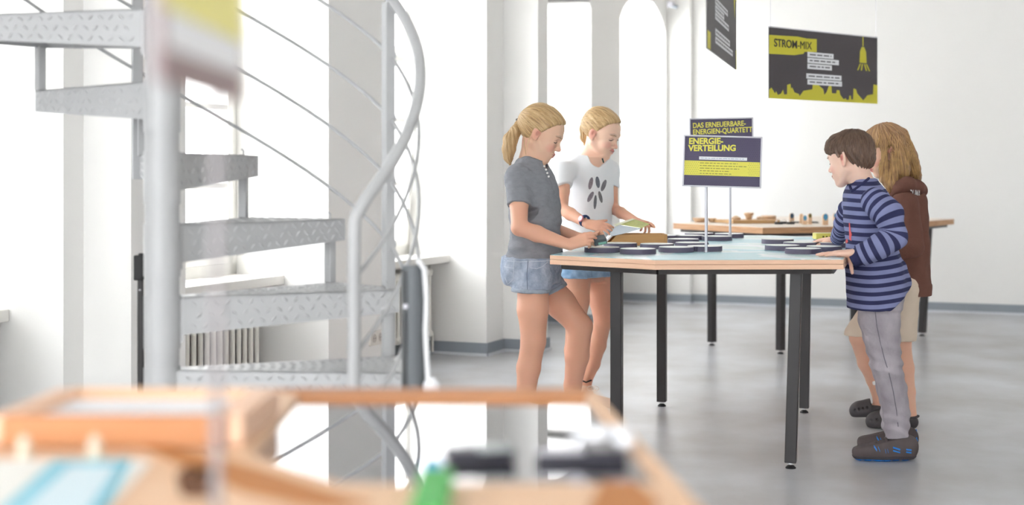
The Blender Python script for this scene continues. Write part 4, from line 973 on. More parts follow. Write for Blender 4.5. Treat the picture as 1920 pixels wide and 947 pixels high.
# ================= girl in the grey t-shirt
def girl_grey():
    Y = 6.25; root = person('girl with blond ponytail in grey t-shirt and denim shorts at the table corner', (at(1000,325,Y).x, Y, 0))
    yaw = -14; F = frame(yaw, 0); f, l = F[:, 0], F[:, 1]
    hd = Head((1006,251), Y, -1, -12, 25, 0, .965)
    rows = [(302,975,1020,.05),(312,962,1030,.10),(328,952,1037,.135),(350,951,1044,.140),(375,953,1048,.135),(405,957,1050,.125),(440,959,1049,.115),(470,955,1052,.125),(500,945,1052,.14),(530,950,1046,.125),(548,964,1030,.08)]
    st = loftpx(rows, Y, f, l, 0)
    # skin
    sh_r, el_r, wr_r = at(972,333,6.15), at(974,427,6.05), at(1067,459,6.02)
    sh_l, el_l, wr_l = at(1005,333,6.40), at(1018,425,6.42), at(1086,446,6.16)
    P = [Loft([(c_, a-(.02 if c_[2] > 1.17 else .05), b-(.02 if c_[2] > 1.17 else .05)) for c_, a, b in st], f, l)]
    arm_r = chain([sh_r, sh_r.lerp(el_r,.5), el_r, el_r.lerp(wr_r,.35), wr_r], [.045,.040,.034,.034,.0225])
    arm_l = chain([sh_l, el_l, el_l.lerp(wr_l,.35), wr_l], [.043,.033,.032,.0215])
    leg_r = chain([at(1000,520,6.17), at(999,580,6.15), at(1000,640,6.15), at(991,690,6.17), at(986,740,6.18), at(984,822,6.2)], [.070,.066,.052,.050,.040,.032], .015)
    leg_l = chain([at(1012,520,6.36), at(1052,570,6.34), at(1088,612,6.32), at(1082,668,6.36), at(1074,722,6.4), at(1070,815,6.42)], [.066,.066,.053,.052,.038,.031], .015)
    neck = [(Cap(hd.w((-.02,0,-.045)), at(996,312,Y), .046, .050), .02), (Cap(at(992,308,Y), at(990,330,Y), .055, .08, (f,.8)), .03)]
    h1 = hand(wr_r, at(1098,448,6.0)-wr_r, (.1,.85,-.5), -1, .155, spread=1, fing=[(22,35,25),(32,45,30),(40,52,35),(46,56,35)], tdir=(.85,.3,.30), tcurl=5)
    h2 = hand(wr_l, at(1116,452,6.16)-wr_l, (.1,-.6,.75), -1, .15, fing=[(25,50,35),(28,55,35),(32,58,40),(38,60,40)], spread=1, tdir=(.8,-.2,.5))
    allp = [P[0]]+[q[0] for q in arm_r+arm_l+leg_r+leg_l+neck+h1+h2]+[hd.ell((0,0,0),(.14,.1,.14))]
    sd = Solid.around(allp, HB, .02)
    sd.lo[2]; hd.build(sd)
    for q in neck: sd.add(*q)
    sd.add(P[0], .02)
    for q in leg_r+leg_l+arm_r+arm_l+h1+h2: sd.add(*q)
    foot(sd, at(984,822,6.2), (.95,-.25,0)); foot(sd, at(1070,815,6.42), (.95,-.25,0))
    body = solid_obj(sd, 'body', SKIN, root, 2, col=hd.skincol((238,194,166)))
    hd.lashes(body)
    # hair
    tie = hd.w((-.108,0,.028))
    sd = Solid(hd.c-.17, hd.c+.17, .003)
    for p, k in hd.cranium(.011): sd.add(p, k)
    sd.add(hd.ell((-.085,0,.02), (.03,.04,.04)), .03)
    def hl(P):
        L = hd.loc(P); x, z = L[:, 0], L[:, 2]; g = np.interp(x, [-.14,-.07,-.035,-.018,.02,.035,.06,.09,.12], [-.055,-.07,-.05,.012,.012,.028,.056,.076,.088]); return g-z
    m = np.abs(sd.F) < .05; I = np.argwhere(m); Pp = sd.lo+I*sd.h; d = hl(Pp)*.7*hd.sc; F_ = sd.F[m]; k = .006; hh = np.clip(.5+.5*(d-F_)/k, 0, 1); sd.F[m] = F_*(1-hh)+d*hh+k*hh*(1-hh)
    def hv(P):
        L = hd.loc(P); ang = np.arctan2(L[:, 1], L[:, 2]-.03+.35*(L[:, 0]+.1)); return np.stack([ang, L[:, 0]*6, L[:, 2]*0], 1)
    sd.fn(lambda P: .0011*np.sin(hv(P)[:, 0]*26+2*np.sin(hv(P)[:, 1]*2))); sd.fn(taper(hd, list(zip([-.14,-.07,-.035,-.018,.02,.035,.06,.09,.12],[-.055,-.07,-.05,.012,.012,.028,.056,.076,.088]))))
    hair = solid_obj(sd, 'hair', BLOND, root, 1, vec=hv)
    c = [Vector(tie), at(966,247,Y), at(957,262,Y), at(954,280,Y), at(953,296,Y), at(956,308,Y)]
    pr = chain(c, [.014,.022,.029,.027,.018,.006], .012)
    sd = Solid.around([q[0] for q in pr], .003); [sd.add(*q) for q in pr]
    def pv(P): a = A3(at(958,270,Y)); return np.stack([np.arctan2(P[:, 1]-a[1], P[:, 0]-a[0])*1.2+P[:, 2]*3, P[:, 2]*6, P[:, 0]*0], 1)
    sd.fn(lambda P: .0022*np.sin(pv(P)[:, 0]*9)+.001*np.sin(pv(P)[:, 0]*23))
    solid_obj(sd, 'ponytail', BLOND, hair, 1, vec=pv)
    strands(hd, hair, tied_paths((-.108,0,.028), [(.095,.09,.0),(.088,.082,.025),(.07,.07,.05),(.045,.045,.066),(.02,.02,.074),(-.01,.018,.078),(-.04,-.04,.07),(-.06,-.062,.05)], 95, 3), mat('blond strand', (216,186,138), .5))
    m = MB(); ax = (c[1]-c[0]).normalized(); x = ax.orthogonal().normalized(); y = ax.cross(x); q = c[0].lerp(c[1], .25)
    m.tube([q+x*(.016*math.cos(R(a)))+y*(.016*math.sin(R(a))) for a in range(0,360,24)], .006, 8, closed=True); m.build('hair_tie', HTIE, hair)
    for pts in ([(-.022,-.078,-.0),(-.024,-.081,-.03),(-.02,-.072,-.07),(-.01,-.066,-.1)], [(-.05,-.06,-.045),(-.03,-.066,-.08),(-.01,-.06,-.11)]):
        m = MB(); m.tube([Vector(hd.w(p)) for p in pts], [.0012,.0016,.0012,.0005][:len(pts)], 6); m.build('loose_strand', mat('blond strand', (226,196,142), .5), hair)
    # t-shirt
    lf = Loft(grow(st, .004), f, l, zlo=at(0,489,Y).z)
    slv = []
    for sh, el in ((sh_r, el_r), (sh_l, el_l)):
        e = sh.lerp(el, .56); slv.append((sh+ZZ*.004, e, el))
    pr = [lf]+[Cap(a, b, .057, .054) for a, b, _ in slv]; sd = Solid.around(pr, .0035, .03); sd.add(lf, .01)
    for (a, b, _), o in zip(slv, (-1, 1)):
        sd.add(Cap(a, b, .054, .052), .03); sd.add(Cap(a, at(992,316,Y), .048, .044), .03)
    sd.add(Cap(at(990,315,Y-.05), at(990,315,Y+.05), .045, .045), .03)
    for a, b, el in slv: sd.cut(b, el-a, .003, near=b, rad=.09)
    sd.sub(Cap(at(1003,296,Y)+Vector((0,0,.02)), at(998,310,Y), .058, .056), .006); sd.sub(Cap(at(1008,302,Y), at(1022,314,Y-.05), .04, .018), .006)
    hz = at(0,489,Y).z
    sd.fn(lambda P: .0035*noise3(P, 38, 1)+.0025*np.sin(P[:, 2]*90+P[:, 0]*70+4*noise3(P, 16, 6))*np.clip(.3+(1.12-P[:, 2])*3, 0, 1)+.005*noise3(P*np.array([1,1,2.2]), 24, 2)*np.clip((1.05-P[:, 2])/.15, 0, 1)+.0016*noise3(P, 90, 3))
    sd.cut((0,0,hz), (0,0,-1), .003)
    shirt = solid_obj(sd, 't_shirt', GREYT, root, 2)
    for i, (x, y) in enumerate(((1020.5,311.5),(1023.5,318),(1026,324.5),(1028.5,331))):
        m = MB(); 
        p = at(x, y, 6.12); m.cyl(p, p+Vector((.2,-1,0)).normalized()*.004, .0042, n=12); m.build('button', mat('button', (235,232,230), .3), shirt)
    # shorts
    stS = [(c, a+.006, b+.004) for c, a, b in st if c[2] < .83]
    lo = Loft(stS, f, l, zlo=.725, zhi=at(0,482,Y).z)
    r_h, l_h = at(995,549,6.16), at(1037,551,6.34); nl = Vector((.45,0,-.89)).normalized()
    pr = [lo, Cap(at(1000,515,6.17), r_h, .086, .079), Cap(at(1008,515,6.36), l_h, .083, .074)]
    sd = Solid.around(pr, .0038, .03); sdb = Solid.around(pr, .0038, .03); sd.add(lo, .012); sd.add(pr[1], .012); sd.add(Cap(at(968,512,6.2), at(962,505,6.3), .05, .05), .05)
    sd.cut(at(999,549,6.16), (-.05,0,-1), .003); sdb.add(pr[2], .012); sdb.cut(at(1050,541,6.34), nl, .003)
    hh = np.clip(.5+.5*(sd.F-sdb.F)/.008, 0, 1); sd.F = sd.F*(1-hh)+sdb.F*hh-.008*hh*(1-hh)
    sd.fn(lambda P: .0025*noise3(P, 60, 4)+.0015*noise3(P, 130, 5))
    sh = solid_obj(sd, 'denim_shorts', DENIM, root, 1)
    for (c, ax, r, nm) in ((at(995,544,6.16), Vector((.03,0,1)), .078, 'hem_cuff'), (at(1033,545,6.34), nl, .071, 'hem_cuff')):
        sdd = Solid(A3(c)-.13, A3(c)+.13, .0038); a = c-ax.normalized()*.0085; b = c+ax.normalized()*.0085
        sdd.add(Cap(c-ax.normalized()*.05, c+ax.normalized()*.05, r+.007, r+.006), .001); sdd.cut(a, -ax, .004); sdd.cut(b, ax, .004)
        sdd.fn(lambda P: .0016*noise3(P, 90, 7)); solid_obj(sdd, nm, mat('turned denim', (176,186,200), .9, var=.2, vscale=40), sh, 1)
    SM = mat('denim seam', (206,212,222), .9); SD = mat('denim seam dark', (110,120,140), .9)
    for ln, mt_ in (([(990,489),(988,515),(989,547)], SD), ([(964,486),(963,505),(962.5,524),(952,533),(947,520)], SM), ([(945,500),(955,502),(964,503)], SM), ([(994,502),(1006,504),(1017,500),(1027,491)], SM), ([(946,489),(975,491),(1010,490),(1040,488)], SM)): surf_line(sh, ln, .0013, mt_, 'seam')
    for ank in (at(984,822,6.2), at(1070,815,6.42)):
        d = Vector((.967,-.254,0)); g = Vector((ank.x, ank.y, .034)); sd = Solid(A3(g)-np.array([.12,.12,.04]), A3(g)+np.array([.24,.16,.12]), .0036)
        sd.add(Cap(g-d*.03, g+d*.135, .040, .036, ((0,0,1),.9)), .01); sd.add(Cap(g, g+ZZ*.045, .041, .039), .02); sd.add(Cap(g+ZZ*.03, g+d*.09, .034, .03), .02); sd.cut(g+ZZ*.052, (0,0,1)); sd.cut((0,0,.003), (0,0,-1)); so = solid_obj(sd, 'shoe', mat('white canvas', (232,230,228), .8), root, 2)
        sd = Solid(A3(g)-np.array([.12,.12,.04]), A3(g)+np.array([.24,.16,.06]), .0036); sd.add(Cap(g-d*.03, g+d*.135, .044, .040, ((0,0,1),.9)), .01); sd.cut((0,0,.020), (0,0,1)); sd.cut((0,0,.001), (0,0,-1)); solid_obj(sd, 'sole', mat('pale rubber', (222,220,214), .6), so, 1)
    # device in hands
    p = at(1124,450.5,6.04); t = thing('handheld_box', 'small dark box with green label held by the girl in grey', 'box', p)
    ax = Vector((.93,.1,.16)).normalized(); az = Vector((-.2,-.35,.9)).normalized(); ay = az.cross(ax).normalized()
    m = MB(); m.rbox(p, (.055,.05,.026), .004, ax, ay, az); m.build('shell', mat('dark teal plastic', (78,84,88), .35), t, .003)
    m = MB(); m.box(p-ay*.0255-az*.004+ax*.006, (.034,.002,.010), ax, ay, az); m.build('label', mat('mint label', (132,180,164), .4), t)

girl_grey()

# ---- shared: hair shell cut by a hairline given as local (x, z) points
def hair_shell(hd, g, line, pad=.17, extra=(), k=.006, h=.003, side=None):
    sd = Solid(hd.c-pad, hd.c+pad, h)
    for p, kk in hd.cranium(g): sd.add(p, kk)
    for p, kk in extra: sd.add(p, kk)
    m = np.abs(sd.F) < .06; I = np.argwhere(m); P = sd.lo+I*sd.h; L = hd.loc(P); xs, zs = zip(*line)
    d = (np.interp(L[:, 0], xs, zs)-L[:, 2])*.7*hd.sc
    F_ = sd.F[m]; hh = np.clip(.5+.5*(d-F_)/k, 0, 1); sd.F[m] = F_*(1-hh)+d*hh+k*hh*(1-hh); return sd
# ================= girl in the white t-shirt
def girl_white():
    Y = 7.3; root = person('girl in white feather print t-shirt holding an open card behind the map table', (at(1105,325,Y).x, Y, 0))
    yaw = -32; F = frame(yaw, 0); f, l = F[:, 0], F[:, 1]
    hd = Head((1111.5,250), Y-.03, -1, -33, 23, 3, .985)
    rows = [(292,1084,1130,.07),(300,1072,1140,.115),(312,1062,1147,.135),(328,1062,1149,.130),(350,1064,1149,.118),(380,1062,1146,.112),(410,1062,1144,.108),(440,1058,1146,.11),(475,1054,1149,.12),(510,1052,1151,.128),(525,1056,1148,.12)]
    f2, l2 = nrm(f), nrm(l); st = []
    for (y, x0, x1, bw) in rows:
        e = (x1-x0)/2*Y/FPX; a = math.sqrt(max(e*e-(bw*l2[0])**2, .0064))/abs(f2[0]); st.append((A3(at((x0+x1)/2, y, Y)), min(a, .115), bw+.006))
    sh_r, el_r, wr_r = at(1055,324,7.16), at(1053,389,7.04), at(1101,417,6.86)
    sh_l, el_l, wr_l = at(1144,320,7.36), at(1149,388,7.34), at(1195,413,7.08)
    arm_r = chain([sh_r, sh_r.lerp(el_r,.5), el_r, el_r.lerp(wr_r,.35), wr_r], [.040,.036,.031,.030,.0205])
    arm_l = chain([sh_l, el_l, el_l.lerp(wr_l,.35), wr_l], [.037,.029,.028,.019])
    leg_r = chain([at(1079,510,7.18), at(1080,560,7.16), at(1079,607,7.14), at(1076,655,7.18), at(1074,738,7.2)], [.080,.066,.048,.046,.029], .015)
    leg_l = chain([at(1126,510,7.36), at(1127,560,7.34), at(1130,602,7.32), at(1121,645,7.36), at(1112,680,7.38), at(1099,714,7.4), at(1098,742,7.4)], [.078,.060,.043,.041,.034,.027,.03], .015)
    neck = [(Cap(hd.w((-.02,0,-.05)), at(1108,300,Y+.01), .045, .048), .02), (Cap(at(1108,298,Y), at(1108,325,Y), .055, .08), .03)]
    h1 = hand(wr_r, at(1130,423,6.82)-wr_r, (.05,.85,-.5), -1, .148, fing=[(10,22,15),(16,28,18),(24,34,20),(32,40,25)], spread=1, tdir=(.9,.35,.12), tcurl=0)
    h2 = hand(wr_l, at(1216,418,6.98)-wr_l, (0,.25,-1), -1, .148, fing=[(2,18,12),(30,55,35),(38,65,40),(45,65,40)], spread=2, tdir=(.7,-.6,-.25))
    L0 = Loft([(c_, a-(.008 if c_[2] > 1.2 else .03), b-(.008 if c_[2] > 1.2 else .03)) for c_, a, b in st], f, l)
    allp = [L0]+[q[0] for q in arm_r+arm_l+leg_r+leg_l+neck+h1+h2]+[hd.ell((0,0,0),(.14,.1,.14))]
    sd = Solid.around(allp, HB, .02); sd.lo[2] = -.0; hd.build(sd)
    for q in neck: sd.add(*q)
    sd.add(L0, .02)
    for q in leg_r+leg_l+arm_r+arm_l+h1+h2: sd.add(*q)
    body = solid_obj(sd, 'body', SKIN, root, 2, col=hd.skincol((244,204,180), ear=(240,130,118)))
    hd.lashes(body)
    sd = hair_shell(hd, .009, [(-.14,-.045),(-.07,-.062),(-.035,-.045),(-.018,.014),(.02,.014),(.035,.03),(.06,.062),(.085,.082),(.12,.095)], extra=[(hd.ell((-.08,0,.02), (.03,.04,.04)), .03)])
    def hv(P):
        L = hd.loc(P); ang = np.arctan2(L[:, 1], L[:, 2]-.02+.4*(L[:, 0]+.1)); return np.stack([ang, L[:, 0]*6, L[:, 2]*0], 1)
    sd.fn(lambda P: .0011*np.sin(hv(P)[:, 0]*26+2*np.sin(hv(P)[:, 1]*2))); sd.fn(taper(hd, [(-.14,-.045),(-.018,.014),(.02,.014),(.035,.03),(.06,.062),(.085,.082),(.12,.095)], .007))
    hair = solid_obj(sd, 'hair', BLOND, root, 1, vec=hv)
    strands(hd, hair, tied_paths((-.1,0,.005), [(.095,.095,.0),(.088,.086,.025),(.07,.074,.05),(.045,.05,.066),(.02,.02,.074),(-.01,.018,.078),(-.04,-.04,.07)], 80, 4), mat('blond strand', (216,186,138), .5))
    tie = Vector(hd.w((-.10,0,.005))); c = [tie, at(1098,228,Y+.04), at(1095,242,Y+.05), at(1095,258,Y+.05), at(1097,272,Y+.05)]
    pr = chain(c, [.014,.02,.022,.018,.007]); sd = Solid.around([q[0] for q in pr], .003); [sd.add(*q) for q in pr]
    def pv(P): a = A3(c[2]); return np.stack([np.arctan2(P[:, 1]-a[1], P[:, 0]-a[0])*1.2+P[:, 2]*3, P[:, 2]*6, P[:, 0]*0], 1)
    sd.fn(lambda P: .0022*np.sin(pv(P)[:, 0]*9)+.001*np.sin(pv(P)[:, 0]*23)); solid_obj(sd, 'ponytail', BLOND, hair, 1, vec=pv)
    m = MB(); m.tube([Vector(hd.w(p)) for p in ((.09,-.01,.078),(.112,-.01,.07),(.12,-.012,.045),(.116,-.014,.03))], [.0012,.0014,.001,.0005], 6); m.build('loose_strand', mat('blond strand', (226,196,142), .5), hair)
    # t-shirt
    lf = Loft(grow(st, .004), f, l, zlo=at(0,500,Y).z); sd = Solid.around([lf, Cap(sh_r, el_r, .06), Cap(sh_l, el_l, .06)], .0035, .03); sd.add(lf, .01)
    for sh, el, y in ((sh_r, el_r, .46), (sh_l, el_l, .42)):
        e = sh.lerp(el, y)
        q = .005 if sh is sh_r else -.003
        sd.add(Cap(sh+ZZ*.002, e, .047+q, .047+q), .03); sd.add(Cap(sh, at(1106,300,Y), .044, .036), .03)
        dn = (el-sh).normalized()+Vector((.5 if sh is sh_r else -.3, 0, 0)); sd.cut(e, dn, .003, near=e-Vector((0,0,0)), rad=.075)
    sd.sub(Cap(at(1110,280,Y), at(1107,296,Y), .072, .070), .006); sd.sub(Cap(at(1112,286,Y-.04), at(1119,300,Y-.10), .05, .040), .008); sd.sub(Cap(at(1126,282,Y-.02), at(1127,293,Y-.08), .05, .042), .006)
    sd.fn(lambda P: .002*noise3(P, 30, 11)+.0045*noise3(P*np.array([1.3,1.3,1])+P[:, 2:3]*.6, 22, 12)*np.clip((1.1-P[:, 2])/.12, .15, 1))
    shirt = solid_obj(sd, 't_shirt', WHITET, root, 2)
    # printed feathers hug the chest: shrink-wrapped little patches
    cols = [(150,138,146),(120,122,132),(132,128,134),(146,138,148),(120,120,126),(128,126,128)]
    fm = [mat('feather print %d' % i, c_, .8, var=.25, vscale=120) for i, c_ in enumerate(cols)]
    from mathutils.bvhtree import BVHTree
    bv = BVHTree.FromObject(shirt, bpy.context.evaluated_depsgraph_get())
    o0 = OFF[shirt]
    def onshirt(x, y, lift=.0016):
        o = Vector((0, 0, CAMZ)); d = (at(x, y, 7)-o).normalized(); h = bv.ray_cast(o-o0, d)
        return (h[0]+o0+h[1]*lift) if h[0] is not None else None
    k_ = 400/1114.
    for i, (cx, cy, ln, wd, ang) in enumerate(((578,512,33,11,12),(614,506,31,11,-8),(645,523,32,11,20),(577,582,31,11,28),(601,610,38,8,4),(628,583,32,9,-14))):
        m = MB(); ring = []; cen = onshirt(900+cx*k_, 160+cy*k_)
        if cen is None: continue
        for r_ in (.5, 1):
            for a in range(0, 360, 30):
                u = wd*math.cos(R(a))*r_; v = ln*math.sin(R(a))*r_; X_ = u*math.cos(R(ang))-v*math.sin(-R(ang)); Y_ = u*math.sin(-R(ang))*-0+v*math.cos(R(ang))
                X_ = u*math.cos(R(ang))+v*math.sin(R(ang)); Y_ = -v*math.cos(R(ang))+u*math.sin(R(ang))
                q = onshirt(900+(cx+X_)*k_, 160+(cy+Y_)*k_); ring.append(q if q is not None else cen)
        vs = [cen]+ring; fs = [(0, 1+j, 1+(j+1) % 12) for j in range(12)]+[(1+j, 13+j, 13+(j+1) % 12, 1+(j+1) % 12) for j in range(12)]
        m.add(vs, fs, True); m.build('feather_print', fm[i], shirt)
    # shorts
    lo = Loft([(c_, a+.008, b+.006) for c_, a, b in st if c_[2] < .84], f, l, zhi=at(0,497,Y).z); pr = [lo, Cap(at(1079,508,7.18), at(1079,521,7.17), .088, .084), Cap(at(1126,508,7.36), at(1127,521,7.35), .084, .080)]
    sd = Solid.around(pr, .0038, .03); [sd.add(q, .012) for q in pr]; sd.cut(at(0,519,7.25), (0,0,-1), .003); sd.fn(lambda P: .0025*noise3(P, 60, 4))
    solid_obj(sd, 'denim_shorts', DENIML, root, 1)
    # choker strap showing at the collar
    surf_line(body, [(1083,283.5),(1088,289)], .0035, mat('dark green strap', (24,60,58), .6), 'dark_strap'); surf_line(body, [(1129,297),(1131.5,305)], .004, mat('dark green strap', (24,60,58), .6), 'dark_strap')
    # watch
    w0 = el_r.lerp(wr_r, .90); ax = (wr_r-el_r).normalized(); x = Vector((0,-1,.0)); x = (x-ax*x.dot(ax)).normalized(); y = ax.cross(x)
    wt = mat('navy strap', (44,70,120), .5); m = MB()
    for o_ in (-.004, .004): m.tube([w0+ax*o_+x*(.0235*math.cos(R(a)))+y*(.0245*math.sin(R(a))) for a in range(0,360,20)], .0052, 8, closed=True)
    t = thing('wristwatch', 'wristwatch with navy strap and pink case on the wrist of the girl in white', 'watch', w0); m.build('strap', wt, t)
    m = MB(); c_ = w0+x*.026; m.cyl(c_-x*.002, c_+x*.006, .0155, n=24); cs = m.build('case', mat('pink case', (232,150,160), .35), t, .001); m = MB(); m.cyl(c_+x*.006, c_+x*.0068, .0115, n=24); m.build('dial', mat('watch dial', (246,236,240), .3), cs)
    # sandals / shoe
    sd = Solid(A3(at(1105,735,7.35))-np.array([.2,.2,.12]), A3(at(1105,735,7.35))+np.array([.25,.2,.12]), .0036); sd.lo[2] = max(sd.lo[2], -.05)
    a = at(1097,740,7.41); a.z = .04; b = a+Vector((.14,-.10,-.012)); sd.add(Cap(a, b, .036, .028, ((0,0,1),.9)), .01); sd.add(Cap(at(1098,728,7.4), a, .036, .036), .02); sd.cut(at(1098,722,7.4), (0.15,0,1), .003); sd.cut((0,0,.004), (0,0,-1))
    TANS = mat('beige shoe', (226,196,176), .7); so = solid_obj(sd, 'shoe', TANS, root, 2)
    m = MB(); m.tube([at(1090,713,7.37), at(1099,717,7.35), at(1109,713,7.37)], .004, 8); m.build('anklet', mat('dark anklet', (60,44,44), .7), root)
    for dx in (0, .02): 
        m = MB(); q = at(1108,724,7.33)+Vector((dx,-.01,-.01)); m.tube([q+Vector((.02*math.cos(R(a_)),-.006,.013*math.sin(R(a_)))) for a_ in range(0,360,40)], .002, 6, closed=True); m.build('lace', mat('lace', (236,226,220), .7), so)
    sd = Solid(A3(at(1074,745,7.2))-np.array([.12,.25,.14]), A3(at(1074,745,7.2))+np.array([.25,.15,.12]), .0036); a = at(1074,745,7.2); a.z = .04; b = a+Vector((.14,-.10,-.012)); sd.add(Cap(a, b, .036, .028, ((0,0,1),.9)), .01); sd.add(Cap(a+ZZ*.04, a, .035, .036), .02); sd.cut(a+ZZ*.05, (0,0,1)); sd.cut((0,0,.004), (0,0,-1)); solid_obj(sd, 'shoe', TANS, root, 2)
    # open card in her hands
    t = thing('open_card', 'open folded card with yellow green print held in both hands by the girl in white', 'card', at(1180,424,6.85))
    def leaf(pts, mt, nm, th=.0015):
        m = MB(); P = [at(x, y, Yq) for x, y, Yq in pts]; n = (P[1]-P[0]).cross(P[2]-P[0]).normalized(); m.prism(P, n*th); return m.build(nm, mt, t)
    leaf([(1151,421,6.80),(1155,424,6.78),(1190,412,6.98),(1186,410,7.0)], mat('card cream', (238,236,206), .5), 'card_leaf')
    leaf([(1163,421.5,6.83),(1203,428,6.80),(1218,420.5,6.95),(1190,411.5,7.0)], mat('card green yellow', (206,210,120), .5, var=.2, vscale=60), 'card_leaf')
    leaf([(1154,425,6.79),(1163,422,6.82),(1203,428.5,6.80),(1172,437,6.74),(1150,442,6.72),(1143,440,6.72)], mat('card back', (206,214,222), .45), 'card_leaf')
girl_white()
# ================= boy in the striped shirt
def shoe_boy(root, heel, toe, name='shoe'):
    d = Vector(toe)-Vector(heel); d.z = 0; L = d.length; d.normalize(); sdv = Vector((-d.y, d.x, 0)); h0 = Vector((heel[0], heel[1], 0))
    def q(u, v, z): return h0+d*(u*L)+sdv*v+ZZ*z
    pr = [(Cap(q(.13,0,.045), q(.5,0,.042), .040, .043, (sdv,.85)), .02), (Cap(q(.5,0,.040), q(.84,0,.036), .041, .036), .02), (Cap(q(.12,0,.07), q(.34,0,.07), .040, .040, (sdv,.9)), .02), (Cap(q(.3,0,.075), q(.62,0,.052), .036, .030), .02)]
    sd = Solid.around([p for p, _ in pr], .0034); [sd.add(*p) for p in pr]; sd.cut((0,0,.018), (0,0,-1), .003); sd.cut(q(.22,0,.103), (d.x*.25,d.y*.25,1), .003)
    SH = mat('brown suede', (92,82,82), .8, var=.15, vscale=30); BL = mat('bright blue', (40,130,220), .5)
    so = solid_obj(sd, name, SH, root, 2)
    sd = Solid.around([p for p, _ in pr], .0034, .02); [sd.add(*p) for p in pr]; sd.fn(lambda P: -.0028+0*P[:, 0], .04); sd.cut((0,0,.024), (0,0,1), .002); sd.cut((0,0,.009), (0,0,-1), .002); solid_obj(sd, 'sole', mat('dark sole', (70,64,68), .7), so, 1)
    sd = Solid.around([p for p, _ in pr], .0034, .02); [sd.add(*p) for p in pr]; sd.fn(lambda P: -.0015+.0035*(np.sin(P[:, 0]*160) > .5), .04); sd.cut((0,0,.017), (0,0,1), .002); sd.cut((0,0,.001), (0,0,-1), .002); solid_obj(sd, 'outsole', BL, so, 1)
    bv = None
    from mathutils.bvhtree import BVHTree
    bv = BVHTree.FromObject(so, bpy.context.evaluated_depsgraph_get()); o0 = OFF[so]
    for sg in (-1, 1):
        def onside(u, z, lift=.0012):
            o = q(u, .12*sg, z); h = bv.ray_cast(o-o0, -sdv*sg); return h[0]+o0+h[1]*lift if h[0] is not None else q(u, .03*sg, z)
        for (u0, z0, u1, z1, w_) in ((.66,.066,.62,.050,.010),(.60,.064,.575,.047,.007),(.50,.056,.485,.040,.006),(.465,.057,.45,.041,.006),(.38,.064,.27,.055,.007),(.38,.051,.27,.043,.006),(.18,.056,.10,.053,.006),(.18,.045,.10,.042,.006)):
            m = MB(); vs = []
            for i in range(5):
                t_ = i/4
                for w2 in (-1, 1): vs.append(onside(u0+(u1-u0)*t_, z0+(z1-z0)*t_+w2*w_/2))
            m.add(vs, [(2*i, 2*i+1, 2*i+3, 2*i+2) for i in range(4)]); m.build('blue_stripe', BL, so)
    for (u, w_) in ((.46,.024),(.62,.018)):
        m = MB(); m.tube([q(u, .037*math.cos(R(a)), .050-(.0 if u < .5 else .012)+.044*math.sin(R(a))*(1 if u < .5 else .85)) for a in range(15,166,15)], .006, 8); m.build('strap', SH, so)
    m = MB(); m.tube([q(.03,0,.085), q(-.01,0,.098), q(-.015,0,.085), q(.02,0,.07)], .0035, 8); m.build('pull_tab', BL, so)
BROWNH_S = mat('brown strand', (122,96,80), .5, var=.35, vscale=40)
